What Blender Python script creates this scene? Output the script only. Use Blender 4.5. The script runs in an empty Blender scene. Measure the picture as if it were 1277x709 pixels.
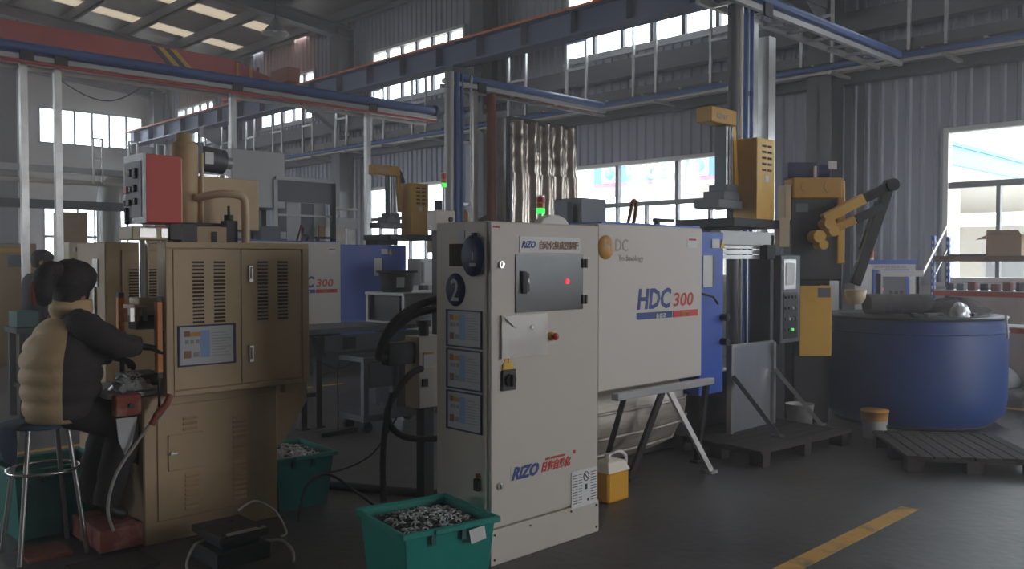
import bpy, bmesh, math, random
from mathutils import Vector, Matrix, Euler
R = math.radians
random.seed(7)
SC = bpy.context.scene
COL = SC.collection

# ------------------------------------------------------------ camera, sky, exposure
cam_d = bpy.data.cameras.new('camera'); cam = bpy.data.objects.new('camera', cam_d); COL.objects.link(cam)
cam.location = (0, 0, 1.58)
cam.rotation_euler = (R(90 - 1.505), 0, R(45.7 - 90))
cam_d.sensor_width = 36; cam_d.lens = 36 * 1085 / 1277; cam_d.clip_end = 400
SC.camera = cam
SC.view_settings.view_transform = 'Standard'; SC.view_settings.look = 'None'
SC.view_settings.exposure = 0.2; SC.view_settings.gamma = 1.0; SC.view_settings.use_curve_mapping = False
world = bpy.data.worlds.new('sky'); SC.world = world; world.use_nodes = True
_n = world.node_tree.nodes; _bg = _n['Background']
_bg.inputs[0].default_value = (0.98, 0.965, 1.0, 1); _bg.inputs[1].default_value = 8.0   # bright hazy overcast
try:
    SC.cycles.use_denoising = True; SC.cycles.max_bounces = 10; SC.cycles.diffuse_bounces = 6
    SC.cycles.transparent_max_bounces = 16; SC.cycles.volume_bounces = 1; SC.cycles.sample_clamp_indirect = 6
    SC.cycles.caustics_reflective = False; SC.cycles.caustics_refractive = False
except Exception: pass
def portal(loc, rot, sx, sy):
    d = bpy.data.lights.new('daylight_portal', 'AREA'); d.shape = 'RECTANGLE'; d.size = sx; d.size_y = sy
    d.cycles.is_portal = True
    o = bpy.data.objects.new('daylight_portal', d); COL.objects.link(o); o.location = loc; o.rotation_euler = rot

# ------------------------------------------------------------ materials
def lin(c): 
    c /= 255.0
    return c / 12.92 if c <= .04045 else ((c + .055) / 1.055) ** 2.4
def S(r, g, b): return (lin(r), lin(g), lin(b), 1)
MATS = {}
def M(name, rgb, rough=.5, metal=0.0, var=.10, scale=3.0, bump=0.0, bscale=30.0, dirt=None, dscale=1.2, damt=.5, stretch=None, spec=None):
    m = bpy.data.materials.new(name); m.use_nodes = True; nt = m.node_tree; N = nt.nodes; L = nt.links
    b = N['Principled BSDF']; b.inputs['Roughness'].default_value = rough; b.inputs['Metallic'].default_value = metal
    if spec is not None: b.inputs['Specular IOR Level'].default_value = spec
    c = S(*rgb)
    tc = N.new('ShaderNodeTexCoord'); src = tc.outputs['Object']
    if stretch:
        mp = N.new('ShaderNodeMapping'); mp.inputs['Scale'].default_value = stretch; L.new(src, mp.inputs[0]); src = mp.outputs[0]
    no = N.new('ShaderNodeTexNoise'); no.inputs['Scale'].default_value = scale; no.inputs['Detail'].default_value = 5; L.new(src, no.inputs['Vector'])
    mix = N.new('ShaderNodeMix'); mix.data_type = 'RGBA'
    mix.inputs[6].default_value = tuple(x * (1 - var) for x in c[:3]) + (1,); mix.inputs[7].default_value = tuple(min(1, x * (1 + var)) for x in c[:3]) + (1,)
    L.new(no.outputs['Fac'], mix.inputs[0]); out = mix.outputs[2]
    if dirt:
        n2 = N.new('ShaderNodeTexNoise'); n2.inputs['Scale'].default_value = dscale; n2.inputs['Detail'].default_value = 8; n2.inputs['Roughness'].default_value = .65; L.new(src, n2.inputs['Vector'])
        rp = N.new('ShaderNodeMapRange'); rp.inputs[1].default_value = .48; rp.inputs[2].default_value = .72; rp.inputs[3].default_value = 0; rp.inputs[4].default_value = damt; L.new(n2.outputs['Fac'], rp.inputs[0])
        m2 = N.new('ShaderNodeMix'); m2.data_type = 'RGBA'; L.new(rp.outputs[0], m2.inputs[0]); L.new(out, m2.inputs[6]); m2.inputs[7].default_value = S(*dirt); out = m2.outputs[2]
    L.new(out, b.inputs['Base Color'])
    if bump:
        n3 = N.new('ShaderNodeTexNoise'); n3.inputs['Scale'].default_value = bscale; n3.inputs['Detail'].default_value = 4; L.new(src, n3.inputs['Vector'])
        bp = N.new('ShaderNodeBump'); bp.inputs['Strength'].default_value = bump; bp.inputs['Distance'].default_value = .02; L.new(n3.outputs['Fac'], bp.inputs['Height']); L.new(bp.outputs[0], b.inputs['Normal'])
    MATS[name] = m; return m
def emit(name, rgb, strength):
    m = bpy.data.materials.new(name); m.use_nodes = True; b = m.node_tree.nodes['Principled BSDF']
    b.inputs['Base Color'].default_value = S(*rgb); b.inputs['Emission Color'].default_value = S(*rgb); b.inputs['Emission Strength'].default_value = strength
    MATS[name] = m; return m
def glassy(name, rgb, t=.9, rough=.05, diffuse=False):
    m = bpy.data.materials.new(name); m.use_nodes = True; nt = m.node_tree; N = nt.nodes; L = nt.links; N.clear()
    o = N.new('ShaderNodeOutputMaterial'); mx = N.new('ShaderNodeMixShader'); tr = N.new('ShaderNodeBsdfTransparent')
    tr.inputs[0].default_value = S(*rgb); mx.inputs[0].default_value = 1 - t
    if diffuse:
        g = N.new('ShaderNodeBsdfTranslucent'); g.inputs[0].default_value = S(*rgb)
    else:
        g = N.new('ShaderNodeBsdfGlossy'); g.inputs['Roughness'].default_value = rough; g.inputs[0].default_value = (1, 1, 1, 1)
    L.new(tr.outputs[0], mx.inputs[1]); L.new(g.outputs[0], mx.inputs[2]); L.new(mx.outputs[0], o.inputs[0]); MATS[name] = m; return m

M('concrete', (84, 81, 81), .48, 0, .32, .9, .25, 14, dirt=(40, 38, 39), dscale=.55, damt=.85)
M('plaster', (222, 216, 210), .85, 0, .06, 1.0, dirt=(150, 142, 132), dscale=.4, damt=.4)
M('dado', (180, 176, 172), .85, 0, .08, 1.0, dirt=(120, 114, 108), dscale=.6, damt=.5)
M('cladding', (148, 153, 166), .5, .25, .10, .8, dirt=(108, 110, 118), dscale=.5, damt=.45, stretch=(1, 1, .25))
M('cladding_pink', (176, 152, 146), .55, .1, .10, .8)
M('steel_paint', (92, 94, 98), .55, .1, .12, 2.0)
M('steel_light', (168, 168, 168), .45, .3, .10, 2.0)
M('steel_dark', (44, 44, 47), .55, .3, .15, 2.0)
M('roof_foil', (112, 107, 102), .45, .35, .25, 3, .9, 9)
M('frame_alu', (196, 194, 190), .45, .35, .08, 3)
M('frame_dark', (104, 104, 106), .5, .3, .08, 3)
M('orange_rail', (214, 112, 52), .6, .1, .2, 5)
M('runway_blue', (88, 102, 132), .5, .15, .08, 1.2)
M('crane_red', (205, 66, 52), .5, 0, .10, 1.0, dirt=(150, 50, 42), dscale=.8, damt=.4)
M('hazard_yellow', (222, 178, 44), .5, 0, .1, 3)
M('black', (26, 26, 28), .5, 0, .15, 4)
M('rubber', (24, 24, 25), .7, 0, .2, 8)
M('galv', (190, 190, 188), .35, .75, .14, 5, dirt=(120, 118, 116), dscale=4, damt=.5)
M('chrome', (215, 214, 212), .2, .95, .05, 5)
M('blue_pipe', (60, 92, 156), .4, 0, .1, 4)
M('red_pipe', (190, 70, 58), .45, 0, .1, 4)
M('white_pipe', (220, 214, 204), .5, 0, .06, 4)
M('cream', (192, 166, 126), .48, 0, .08, 1.4, dirt=(140, 116, 84), dscale=1.3, damt=.5)
M('cream_light', (214, 196, 160), .48, 0, .08, 1.4)
M('slot_dark', (46, 38, 30), .8, 0, .1, 4)
M('cab_grey', (204, 196, 184), .46, 0, .04, 1.2, dirt=(176, 166, 152), dscale=.8, damt=.35)
M('machine_white', (212, 204, 194), .46, 0, .04, 1.0, dirt=(186, 176, 164), dscale=.7, damt=.4)
M('machine_blue', (50, 90, 188), .42, 0, .08, 1.2, dirt=(34, 58, 118), dscale=1.0, damt=.4)
M('tank_blue', (34, 76, 146), .5, 0, .10, 1.6, dirt=(28, 48, 84), dscale=1.2, damt=.6)
M('robot_yellow', (226, 178, 54), .45, 0, .06, 2, dirt=(170, 116, 36), dscale=1.6, damt=.4)
M('robot_yellow_dark', (198, 150, 46), .5, 0, .08, 2)
M('cast_grey', (96, 98, 104), .5, .3, .12, 4)
M('panel_white', (222, 220, 216), .5, 0, .03, 2)
M('paper', (226, 226, 224), .7, 0, .03, 6)
M('paper_dim', (196, 198, 200), .7, 0, .04, 6)
M('ink_blue', (44, 74, 140), .6, 0, .1, 8)
M('ink_navy', (28, 42, 84), .55, 0, .1, 8)
M('ink_red', (206, 62, 48), .6, 0, .1, 8)
M('ink_brown', (150, 104, 72), .6, 0, .1, 8)
M('ink_orange', (206, 150, 70), .6, 0, .1, 8)
M('ink_grey', (150, 150, 152), .6, 0, .1, 8)
M('ink_ltblue', (140, 170, 214), .6, 0, .1, 8)
M('ink_faint', (176, 168, 158), .6, 0, .1, 8)
M('ink_black', (34, 34, 36), .6, 0, .1, 8)
M('teal', (16, 142, 128), .4, 0, .08, 2, dirt=(12, 96, 90), dscale=2, damt=.4)
M('teal_dark', (14, 92, 86), .45, 0, .08, 2)
M('scrap', (226, 227, 230), .3, .55, .25, 12)
M('scrap_dark', (120, 120, 122), .35, .9, .25, 12)
M('foil_sheet', (168, 158, 146), .26, .9, .25, 5, .2, 12, dirt=(96, 84, 72), dscale=3, damt=.7, stretch=(1, 1, .3))
M('rust', (128, 70, 46), .8, .1, .3, 6, .4, 20)
M('oxide_red', (150, 70, 54), .75, 0, .2, 5, dirt=(196, 176, 158), dscale=7, damt=.7)
M('orange_guard', (222, 132, 36), .45, 0, .1, 3)
M('drip_metal', (186, 178, 166), .42, .45, .18, 3.5, .25, 8, dirt=(112, 88, 70), dscale=2.2, damt=.65, stretch=(.5, 1, 3))
M('shield_metal', (176, 180, 188), .32, .75, .18, 3, .15, 10, stretch=(3, 3, .5))
M('wood', (116, 88, 62), .8, 0, .25, 5, .3, 14, stretch=(.4, 3, 3))
M('wood_dark', (56, 49, 45), .85, 0, .25, 5, .3, 14, stretch=(.4, 3, 3))
M('vest', (224, 194, 148), .62, 0, .08, 8, .3, 26)
M('sleeve', (62, 56, 56), .8, 0, .15, 12, .3, 50)
M('trousers', (40, 37, 38), .85, 0, .15, 12)
M('jacket_dark', (46, 44, 50), .8, 0, .15, 10)
M('hair', (36, 27, 24), .6, 0, .2, 30, .5, 60)
M('skin', (198, 150, 122), .55, 0, .06, 6)
M('mask', (206, 214, 224), .8, 0, .04, 6)
M('scarf', (128, 62, 50), .85, 0, .3, 20)
M('navy', (30, 44, 88), .5, 0, .12, 4)
M('pouch', (214, 210, 202), .32, 0, .05, 5, .15, 18)
M('oil', (228, 168, 52), .25, 0, .06, 3)
M('jug', (228, 218, 196), .35, 0, .05, 4)
M('cardboard', (176, 140, 102), .8, 0, .08, 4)
M('shelf_red', (182, 74, 56), .55, 0, .1, 4)
M('rack_blue', (52, 92, 170), .5, 0, .08, 3)
M('cloth_blue', (70, 86, 110), .85, 0, .3, 14, .4, 30)
M('cable_grey', (170, 166, 158), .5, 0, .1, 8)
M('ash', (86, 84, 84), .85, .2, .35, 9, .8, 16)
M('yellow_line', (226, 176, 84), .75, 0, .12, 5, dirt=(108, 100, 92), dscale=5, damt=.9)
M('asphalt', (176, 172, 166), .9, 0, .1, 1)
M('canopy_blue', (112, 180, 214), .6, 0, .04, 1)
M('sign_blue', (92, 130, 204), .6, 0, .04, 1)
M('sign_red', (228, 116, 142), .6, 0, .04, 1)
M('canopy_white', (226, 222, 214), .7, 0, .04, 1)
M('far_wall', (214, 208, 196), .8, 0, .06, 1)
M('far_green', (96, 122, 70), .9, 0, .3, 4)
emit('lamp_red', (235, 50, 52), 1.2); emit('lamp_green', (60, 214, 86), 1.2); emit('led_red', (240, 46, 56), 1.6)
M('lamp_red_off', (186, 52, 44), .35); M('lamp_amber_off', (206, 138, 44), .35)
emit('lamp_white', (228, 232, 240), 1.2)
glassy('pane', (240, 246, 248), .92)
glassy('rooflight', (78, 72, 61), .02, diffuse=True)
glassy('dark_window', (150, 146, 144), .93, .25)

# ------------------------------------------------------------ mesh helpers
class MB:
    """collects shapes in world coordinates; build() links them as one mesh object"""
    def __init__(s): s.v = []; s.f = []; s.m = []; s.sm = []
    def add(s, vs, fs, m=0, smooth=False):
        o = len(s.v); s.v += [tuple(v) for v in vs]
        for f in fs: s.f.append(tuple(i + o for i in f)); s.m.append(m); s.sm.append(smooth)
        return s
    def box(s, x0, x1, y0, y1, z0, z1, m=0):
        if x0 > x1: x0, x1 = x1, x0
        if y0 > y1: y0, y1 = y1, y0
        if z0 > z1: z0, z1 = z1, z0
        v = [(x0,y0,z0),(x1,y0,z0),(x1,y1,z0),(x0,y1,z0),(x0,y0,z1),(x1,y0,z1),(x1,y1,z1),(x0,y1,z1)]
        return s.add(v, [(3,2,1,0),(4,5,6,7),(0,1,5,4),(1,2,6,5),(2,3,7,6),(3,0,4,7)], m)
    def obox(s, c, sz, rot=(0,0,0), m=0):
        e = Euler(rot).to_matrix(); c = Vector(c); h = [x / 2 for x in sz]
        v = [c + e @ Vector((a*h[0], b*h[1], d*h[2])) for d in (-1,1) for a,b in ((-1,-1),(1,-1),(1,1),(-1,1))]
        return s.add(v, [(3,2,1,0),(4,5,6,7),(0,1,5,4),(1,2,6,5),(2,3,7,6),(3,0,4,7)], m)
    def bar(s, p, q, w, d=None, m=0, up=(0,0,1)):
        """rectangular bar from p to q"""
        p = Vector(p); q = Vector(q); d = d or w; a = (q - p).normalized(); u = Vector(up)
        if abs(a.dot(u)) > .98: u = Vector((0,1,0))
        b = a.cross(u).normalized(); c = b.cross(a); v = []
        for e in (p, q):
            for i, j in ((-1,-1),(1,-1),(1,1),(-1,1)): v.append(e + b*(i*w/2) + c*(j*d/2))
        return s.add(v, [(0,1,2,3),(7,6,5,4),(0,4,5,1),(1,5,6,2),(2,6,7,3),(3,7,4,0)], m)
    def cyl(s, p, q, r, r2=None, n=14, m=0, caps=True):
        p = Vector(p); q = Vector(q); r2 = r if r2 is None else r2; a = (q - p).normalized()
        u = Vector((0,0,1)) if abs(a.z) < .9 else Vector((1,0,0)); b = a.cross(u).normalized(); c = b.cross(a); v = []
        for e, rr in ((p, r), (q, r2)):
            for i in range(n):
                t = 2*math.pi*i/n; v.append(e + b*(math.cos(t)*rr) + c*(math.sin(t)*rr))
        s.add(v, [(i, i+n, (i+1)%n+n, (i+1)%n) for i in range(n)], m, True)
        if caps: s.add(v[:n], [tuple(range(n))], m); s.add(v[n:], [tuple(range(n-1,-1,-1))], m)
        return s
    def tube(s, pts, r, n=8, m=0, closed=False, rs=None):
        pts = [Vector(p) for p in pts]; k = len(pts); v = []; pb = None
        for i, p in enumerate(pts):
            a = (pts[(i+1)%k] - pts[i-1]) if closed else (pts[min(i+1,k-1)] - pts[max(i-1,0)])
            a.normalize()
            if pb is None:
                u = Vector((0,0,1)) if abs(a.z) < .9 else Vector((1,0,0)); b = a.cross(u).normalized()
            else: b = (pb - a*pb.dot(a)).normalized()
            pb = b; c = b.cross(a); rr = rs[i] if rs else r
            for j in range(n):
                t = 2*math.pi*j/n; v.append(p + b*(math.cos(t)*rr) + c*(math.sin(t)*rr))
        fs = []
        for i in range(k if closed else k-1):
            i2 = (i+1) % k
            for j in range(n): fs.append((i*n+j, i2*n+j, i2*n+(j+1)%n, i*n+(j+1)%n))
        s.add(v, fs, m, True)
        if not closed: s.add(v[:n], [tuple(range(n))], m); s.add(v[-n:], [tuple(range(n-1,-1,-1))], m)
        return s
    def prism(s, poly, axis, lo, hi, m=0):
        """poly in the two remaining axes, extruded along axis 0/1/2"""
        n = len(poly); v = []
        for t in (lo, hi):
            for a, b in poly: v.append((t,a,b) if axis == 0 else (a,t,b) if axis == 1 else (a,b,t))
        fs = [tuple(range(n)), tuple(range(2*n-1, n-1, -1))] + [(i, i+n, (i+1)%n+n, (i+1)%n) for i in range(n)]
        return s.add(v, fs, m)
    def lathe(s, prof, c, n=24, m=0, axis='z', smooth=True, sx=1, sy=1):
        v = []
        for r, z in prof:
            for i in range(n):
                t = 2*math.pi*i/n; a, b = math.cos(t)*r*sx, math.sin(t)*r*sy
                v.append((c[0]+a, c[1]+b, c[2]+z) if axis == 'z' else (c[0]+z, c[1]+a, c[2]+b) if axis == 'x' else (c[0]+a, c[1]+z, c[2]+b))
        k = len(prof); fs = [(i*n+j, i*n+(j+1)%n, (i+1)*n+(j+1)%n, (i+1)*n+j) for i in range(k-1) for j in range(n)]
        s.add(v, fs, m, smooth)
        if prof[0][0] > 1e-4: s.add(v[:n], [tuple(range(n-1,-1,-1))], m)
        if prof[-1][0] > 1e-4: s.add(v[-n:], [tuple(range(n))], m)
        return s
    def loft(s, rings, m=0, caps=True, smooth=True):
        n = len(rings[0]); v = [p for r in rings for p in r]; k = len(rings)
        s.add(v, [(i*n+j, i*n+(j+1)%n, (i+1)*n+(j+1)%n, (i+1)*n+j) for i in range(k-1) for j in range(n)], m, smooth)
        if caps: s.add(rings[0], [tuple(range(n-1,-1,-1))], m); s.add(rings[-1], [tuple(range(n))], m)
        return s
    def ball(s, c, r, n=14, k=8, m=0, sc=(1,1,1)):
        rings = []
        for i in range(k+1):
            t = math.pi*i/k; t = min(max(t, .06), math.pi-.06)
            rings.append([(c[0]+sc[0]*r*math.sin(t)*math.cos(2*math.pi*j/n), c[1]+sc[1]*r*math.sin(t)*math.sin(2*math.pi*j/n), c[2]-sc[2]*r*math.cos(t)) for j in range(n)])
        return s.loft(rings, m)
    def quad(s, a, b, c, d, m=0): return s.add([a,b,c,d], [(0,1,2,3)], m)
    def wall_plate(s, x0, x1, z0, z1, y0, y1, holes, m=0):
        """plate in XZ with rectangular holes (x0,x1,z0,z1)"""
        xs = sorted({x0,x1,*[h[0] for h in holes],*[h[1] for h in holes]}); 
        for i in range(len(xs)-1):
            a, b = xs[i], xs[i+1]; mid = (a+b)/2; hs = sorted([(h[2],h[3]) for h in holes if h[0] < mid < h[1]]); z = z0
            for lo, hi in hs:
                if lo > z: s.box(a,b,y0,y1,z,lo,m)
                z = hi
            if z < z1: s.box(a,b,y0,y1,z,z1,m)
        return s
    def mesh(s, name, mats, off=(0,0,0), bev=0, seg=1):
        me = bpy.data.meshes.new(name); ox, oy, oz = off
        me.from_pydata([(x-ox, y-oy, z-oz) for x,y,z in s.v], [], s.f)
        for i, p in enumerate(me.polygons): p.material_index = s.m[i]; p.use_smooth = s.sm[i]
        for mm in mats: me.materials.append(MATS[mm])
        bm = bmesh.new(); bm.from_mesh(me)
        if bev:
            es = [e for e in bm.edges if len(e.link_faces) == 2 and e.calc_face_angle(0) > .6]
            try: bmesh.ops.bevel(bm, geom=es, offset=bev, segments=seg, affect='EDGES', clamp_overlap=True)
            except Exception: pass
        bmesh.ops.recalc_face_normals(bm, faces=bm.faces[:])
        bm.to_mesh(me); bm.free()
        return me
    def build(s, name, mats, parent=None, bev=0, seg=1, kind=None, label=None):
        if isinstance(mats, str): mats = [mats]
        off = (0,0,0); root = parent
        while root is not None and root.parent is not None: root = root.parent
        if root is not None and root.name not in LOCAL: off = tuple(root.location)
        o = bpy.data.objects.new(name, s.mesh(name, mats, off, bev, seg)); COL.objects.link(o)
        if parent is not None: o.parent = parent
        if kind: o['kind'] = kind
        if label: o['label'] = label
        return o
LOCAL = set()
def tag(o, label, cat, group=None):
    o['label'] = label; o['category'] = cat
    if group: o['group'] = group
    return o
def thing(name, label, cat, loc=(0,0,0), rz=0, group=None, local=False):
    o = bpy.data.objects.new(name, None); o.empty_display_size = .1; COL.objects.link(o); o.location = loc; o.rotation_euler = (0,0,rz)
    tag(o, label, cat, group)
    if local: LOCAL.add(o.name)
    return o
def solo(mb, name, mats, label, cat, group=None, bev=0, kind=None):
    """a thing that is one mesh, its origin at its base"""
    xs = [v[0] for v in mb.v]; ys = [v[1] for v in mb.v]; zs = [v[2] for v in mb.v]
    off = ((min(xs)+max(xs))/2, (min(ys)+max(ys))/2, min(zs))
    o = bpy.data.objects.new(name, mb.mesh(name, [mats] if isinstance(mats, str) else mats, off, bev)); COL.objects.link(o); o.location = off
    if kind: o['kind'] = kind
    return tag(o, label, cat, group)
def struct(mb, name, mats, bev=0):
    o = mb.build(name, mats, None, bev); o['kind'] = 'structure'; return o
def dup(o, loc=None, label=None, group=None, parent=None, rz=None):
    c = o.copy(); COL.objects.link(c)
    if parent is not None: c.parent = parent
    if loc is not None: c.location = loc
    if rz is not None: c.rotation_euler = (0,0,rz)
    if label: c['label'] = label
    if group: c['group'] = group
    for ch in list(o.children): dup(ch, parent=c)
    return c
def inst(me, name, parent, loc, rot=(0,0,0), label=None):
    o = bpy.data.objects.new(name, me); COL.objects.link(o); o.location = loc; o.rotation_euler = rot
    if parent is not None: o.parent = parent
    return o
FACE = {'front': (R(90), 0, 0), 'left': (R(90), 0, R(-90)), 'right': (R(90), 0, R(90)), 'top': (0, 0, 0)}
def text(name, body, loc, size, mat, parent, face='front', shear=0, bold=0.0, sx=1.0, align='LEFT', depth=.0012, res=2):
    """flat lettering as a thin mesh standing just off the surface behind it; loc is the baseline corner in world space"""
    cu = bpy.data.curves.new(name, 'FONT'); cu.body = body; cu.size = size; cu.shear = shear; cu.offset = bold; cu.extrude = depth
    cu.align_x = align; cu.resolution_u = res
    t = bpy.data.objects.new(name + '_src', cu); COL.objects.link(t)
    dg = bpy.context.evaluated_depsgraph_get(); dg.update()
    me = bpy.data.meshes.new_from_object(t.evaluated_get(dg)); bpy.data.objects.remove(t); bpy.data.curves.remove(cu)
    me.materials.clear(); me.materials.append(MATS[mat]); me.name = name
    off = Vector((0,0,0)); root = parent
    while root is not None and root.parent is not None: root = root.parent
    if root is not None and root.name not in LOCAL: off = root.location
    me.transform(Matrix.Translation(Vector(loc) - off) @ Euler(FACE[face]).to_matrix().to_4x4() @ Matrix.Diagonal((sx, 1, 1, 1)))
    o = bpy.data.objects.new(name, me); COL.objects.link(o)
    if parent is not None: o.parent = parent
    return o
def smooth_path(pts, k=6):
    """Catmull-Rom through points"""
    P = [Vector(p) for p in pts]; out = []
    for i in range(len(P)-1):
        a = P[max(i-1,0)]; b = P[i]; c = P[i+1]; d = P[min(i+2,len(P)-1)]
        for j in range(k):
            t = j/k; out.append(.5*((2*b)+(c-a)*t+(2*a-5*b+4*c-d)*t*t+(3*b-a-3*c+d)*t**3))
    out.append(P[-1]); return out
# ------------------------------------------------------------ the hall
XW = 12.5
MB().box(-12, 12.6, -9.2, 30.2, -.2, 0).build('floor', ['concrete'])['kind'] = 'structure'
MB().box(-60, 90, -60, 90, -.5, -.22).build('ground', ['asphalt'])['kind'] = 'structure'
# floor lines
def line(x0, x1, y0, y1, label):
    return solo(MB().box(x0, x1, y0, y1, .0, .002), 'floor_line', 'yellow_line', label, 'floor marking')
line(2.2, 5.7, 2.13, 2.24, 'faded yellow line on the floor in front of the white cabinet and dark pallets')
line(2.6, 6.3, 9.55, 9.64, 'yellow floor line seen under the grey conveyor and its wheeled cart')
line(10.3, 10.4, 1.0, 3.9, 'yellow floor line between the blue furnace and the shelving')
line(.4, 2.6, 7.9, 8.0, 'yellow floor line behind the stool and teal bin of the seated worker')

# right wall: windows (y0, y1, z0, z1)
LOW = [(-7.6, -3.2, 1.3, 3.39), (-2.2, 2.0, 1.3, 3.39)]
WIN = [(.3, 4.4, 1.3, 3.39), (7.45, 11.38, 1.3, 3.39), (14.5, 18.0, 1.3, 3.39), (7.3, 11.3, 5.37, 6.71), (14.25, 17.68, 5.37, 6.71), (20.3, 23.2, 5.37, 6.71), (26.2, 28.9, 5.37, 6.71)]
UNSEEN = [(-7.4, -3.4, 1.3, 3.39), (-7.4, -3.4, 5.37, 6.71), (.3, 4.4, 5.37, 6.71)]  # windows out of view, added to let in more light
ALLW = WIN + UNSEEN
wall = MB()
def cells(y0, y1, zlo, zhi, wins):
    out = []; z = zlo
    for w in sorted([(w[2], w[3]) for w in wins if w[0] < (y0+y1)/2 < w[1]]):
        if min(w[0], zhi) > z: out.append((z, min(w[0], zhi)))
        z = max(z, w[1])
    if z < zhi: out.append((z, zhi))
    return out
edges = sorted({-9.2, -1.0, 30.0, *[w[0] for w in ALLW], *[w[1] for w in ALLW]})
for a, b in zip(edges, edges[1:]):
    for lo, hi in cells(a, b, 0, 1.25, ALLW): wall.box(XW, XW+.24, a, b, lo, hi)
    for lo, hi in cells(a, b, 1.25, 8.0, ALLW): wall.box(XW+.06, XW+.2, a, b, lo, hi, 1)
wall_right = struct(wall, 'wall_right', ['dado', 'cladding'])
def sheet_mesh(w, h, mat, pitch=.19, d=.03):
    """one ribbed cladding sheet, face towards -X, in local coordinates (y 0..w, z 0..h)"""
    ys = [(0, 0)]; k = max(1, round(w / pitch)); p = w / k
    for i in range(k):
        y = i*p; ys += [(y + p*.30, 0), (y + p*.42, -d), (y + p*.62, -d), (y + p*.74, 0)]
    ys.append((w, 0)); mb = MB(); n = len(ys)
    v = [(x, y, 0) for y, x in ys] + [(x, y, h) for y, x in ys]
    mb.add(v, [(i, i+1, i+1+n, i+n) for i in range(n-1)])
    return mb.mesh('cladding_sheet', [mat])
sheets = {}
def clad(parent, a, b, lo, hi, mat, x=XW+.05, gap=.006):
    n = max(1, round((b-a)/.95)); w = (b-a)/n
    for i in range(n):
        key = (round(w,3), round(hi-lo,3), mat)
        if key not in sheets: sheets[key] = sheet_mesh(w-gap, hi-lo, mat)
        inst(sheets[key], 'cladding_sheet', parent, (x - (.012 if i % 2 else 0), a + i*w + gap/2, lo))
for a, b in zip(edges, edges[1:]):
    if b <= -.5: continue
    for lo, hi in cells(a, b, 1.25, 8.0, ALLW):
        # long drops are lapped at the girt like in the hall
        cuts = [lo] + [c for c in (4.15,) if lo + .3 < c < hi - .3] + [hi]
        for l, h in zip(cuts, cuts[1:]): clad(wall_right, a, b, l, h - .01, 'cladding_pink' if (a >= 18.3 and l > 5) else 'cladding')
def window(idx, y0, y1, z0, z1, cols, transom=None, lower_cols=None, X=XW):
    w = MB(); t = .07
    w.box(X-.03, X+.12, y0, y0+t, z0, z1); w.box(X-.03, X+.12, y1-t, y1, z0, z1); w.box(X-.03, X+.12, y0+t, y1-t, z0, z0+t); w.box(X-.03, X+.12, y0+t, y1-t, z1-t, z1)
    o = w.build('window_%d' % idx, ['frame_alu'], None, .006); o['kind'] = 'structure'
    ys = [y0+t] + [y0 + (y1-y0)*i/cols for i in range(1, cols)] + [y1-t]
    rows = [(z0+t, z1-t)] if not transom else [(transom+.04, z1-t)]
    mul = MB()
    for y in ys[1:-1]: mul.box(X, X+.08, y-.035, y+.035, rows[0][0], z1-t)
    if transom:
        MB().box(X, X+.08, y0+t, y1-t, transom-.04, transom+.04).build('transom', ['frame_dark'], o)
        l2 = lower_cols or cols*2; ys2 = [y0+t] + [y0 + (y1-y0)*i/l2 for i in range(1, l2)] + [y1-t]
        for y in ys2[1:-1]: mul.box(X, X+.08, y-.025, y+.025, z0+t, transom-.04)
        for a, b in zip(ys2, ys2[1:]): MB().box(X+.035, X+.043, a, b, z0+t, transom-.04).build('pane', ['pane'], o)
    if mul.v: mul.build('mullion', ['frame_dark'], o)
    for a, b in zip(ys, ys[1:]): MB().box(X+.035, X+.043, a, b, *rows[0]).build('pane', ['pane'], o)
    MB().box(X-.05, X+.02, y0-.06, y1+.06, z0-.05, z0-.005).build('sill', ['frame_alu'], o)
    portal((X-.06, (y0+y1)/2, (z0+z1)/2), (0, R(90), 0), z1-z0, y1-y0)
window(1, *WIN[0], 2, 2.61, 6); window(2, *WIN[1], 3, 2.61, 6); window(3, *WIN[2], 3, 2.61, 6)
window(4, *WIN[3], 6); window(5, *WIN[4], 6); window(6, *WIN[5], 5); window(7, *WIN[6], 5)
window(8, *UNSEEN[0], 3, 2.61, 6); window(9, *UNSEEN[1], 6); window(10, *UNSEEN[2], 6)
# far end wall, plastered, with windows (x0,x1,z0,z1)
EW = [(8.5, 11.75, 5.3, 6.47), (8.6, 11.75, 1.2, 3.35), (-6, -1.5, 5.3, 6.47), (1.0, 6.0, 5.3, 6.47), (1.0, 6.0, 1.2, 3.35)]  # the out-of-view ones are added to bring light to the far end
struct(MB().wall_plate(-12, 12.6, 0, 9.3, 30, 30.25, EW), 'wall_back', ['plaster'])
for i, (a, b, lo, hi) in enumerate(EW):
    w = MB(); t = .06
    w.box(a, a+t, 29.97, 30.1, lo, hi); w.box(b-t, b, 29.97, 30.1, lo, hi); w.box(a, b, 29.97, 30.1, lo, lo+t); w.box(a, b, 29.97, 30.1, hi-t, hi)
    o = w.build('window_%d' % (11+i), ['frame_alu']); o['kind'] = 'structure'
    n = 6; mul = MB(); xs = [a + (b-a)*k/n for k in range(n+1)]
    tall = hi - lo > 1.5; mid = lo + (hi-lo)*.55
    for x in xs[1:-1]: mul.box(x-.025, x+.025, 30.0, 30.08, lo, hi)
    if tall: mul.box(a, b, 30, 30.08, mid-.04, mid+.04)
    mul.build('mullion', ['frame_dark'], o)
    for x0, x1 in zip(xs, xs[1:]):
        for l, h in ([(lo, mid), (mid, hi)] if tall else [(lo, hi)]): MB().box(x0+.025, x1-.025, 30.035, 30.043, l, h).build('pane', ['pane'], o)
    portal(((a+b)/2, 29.9, (lo+hi)/2), (R(-90), 0, 0), b-a, hi-lo)
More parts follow.
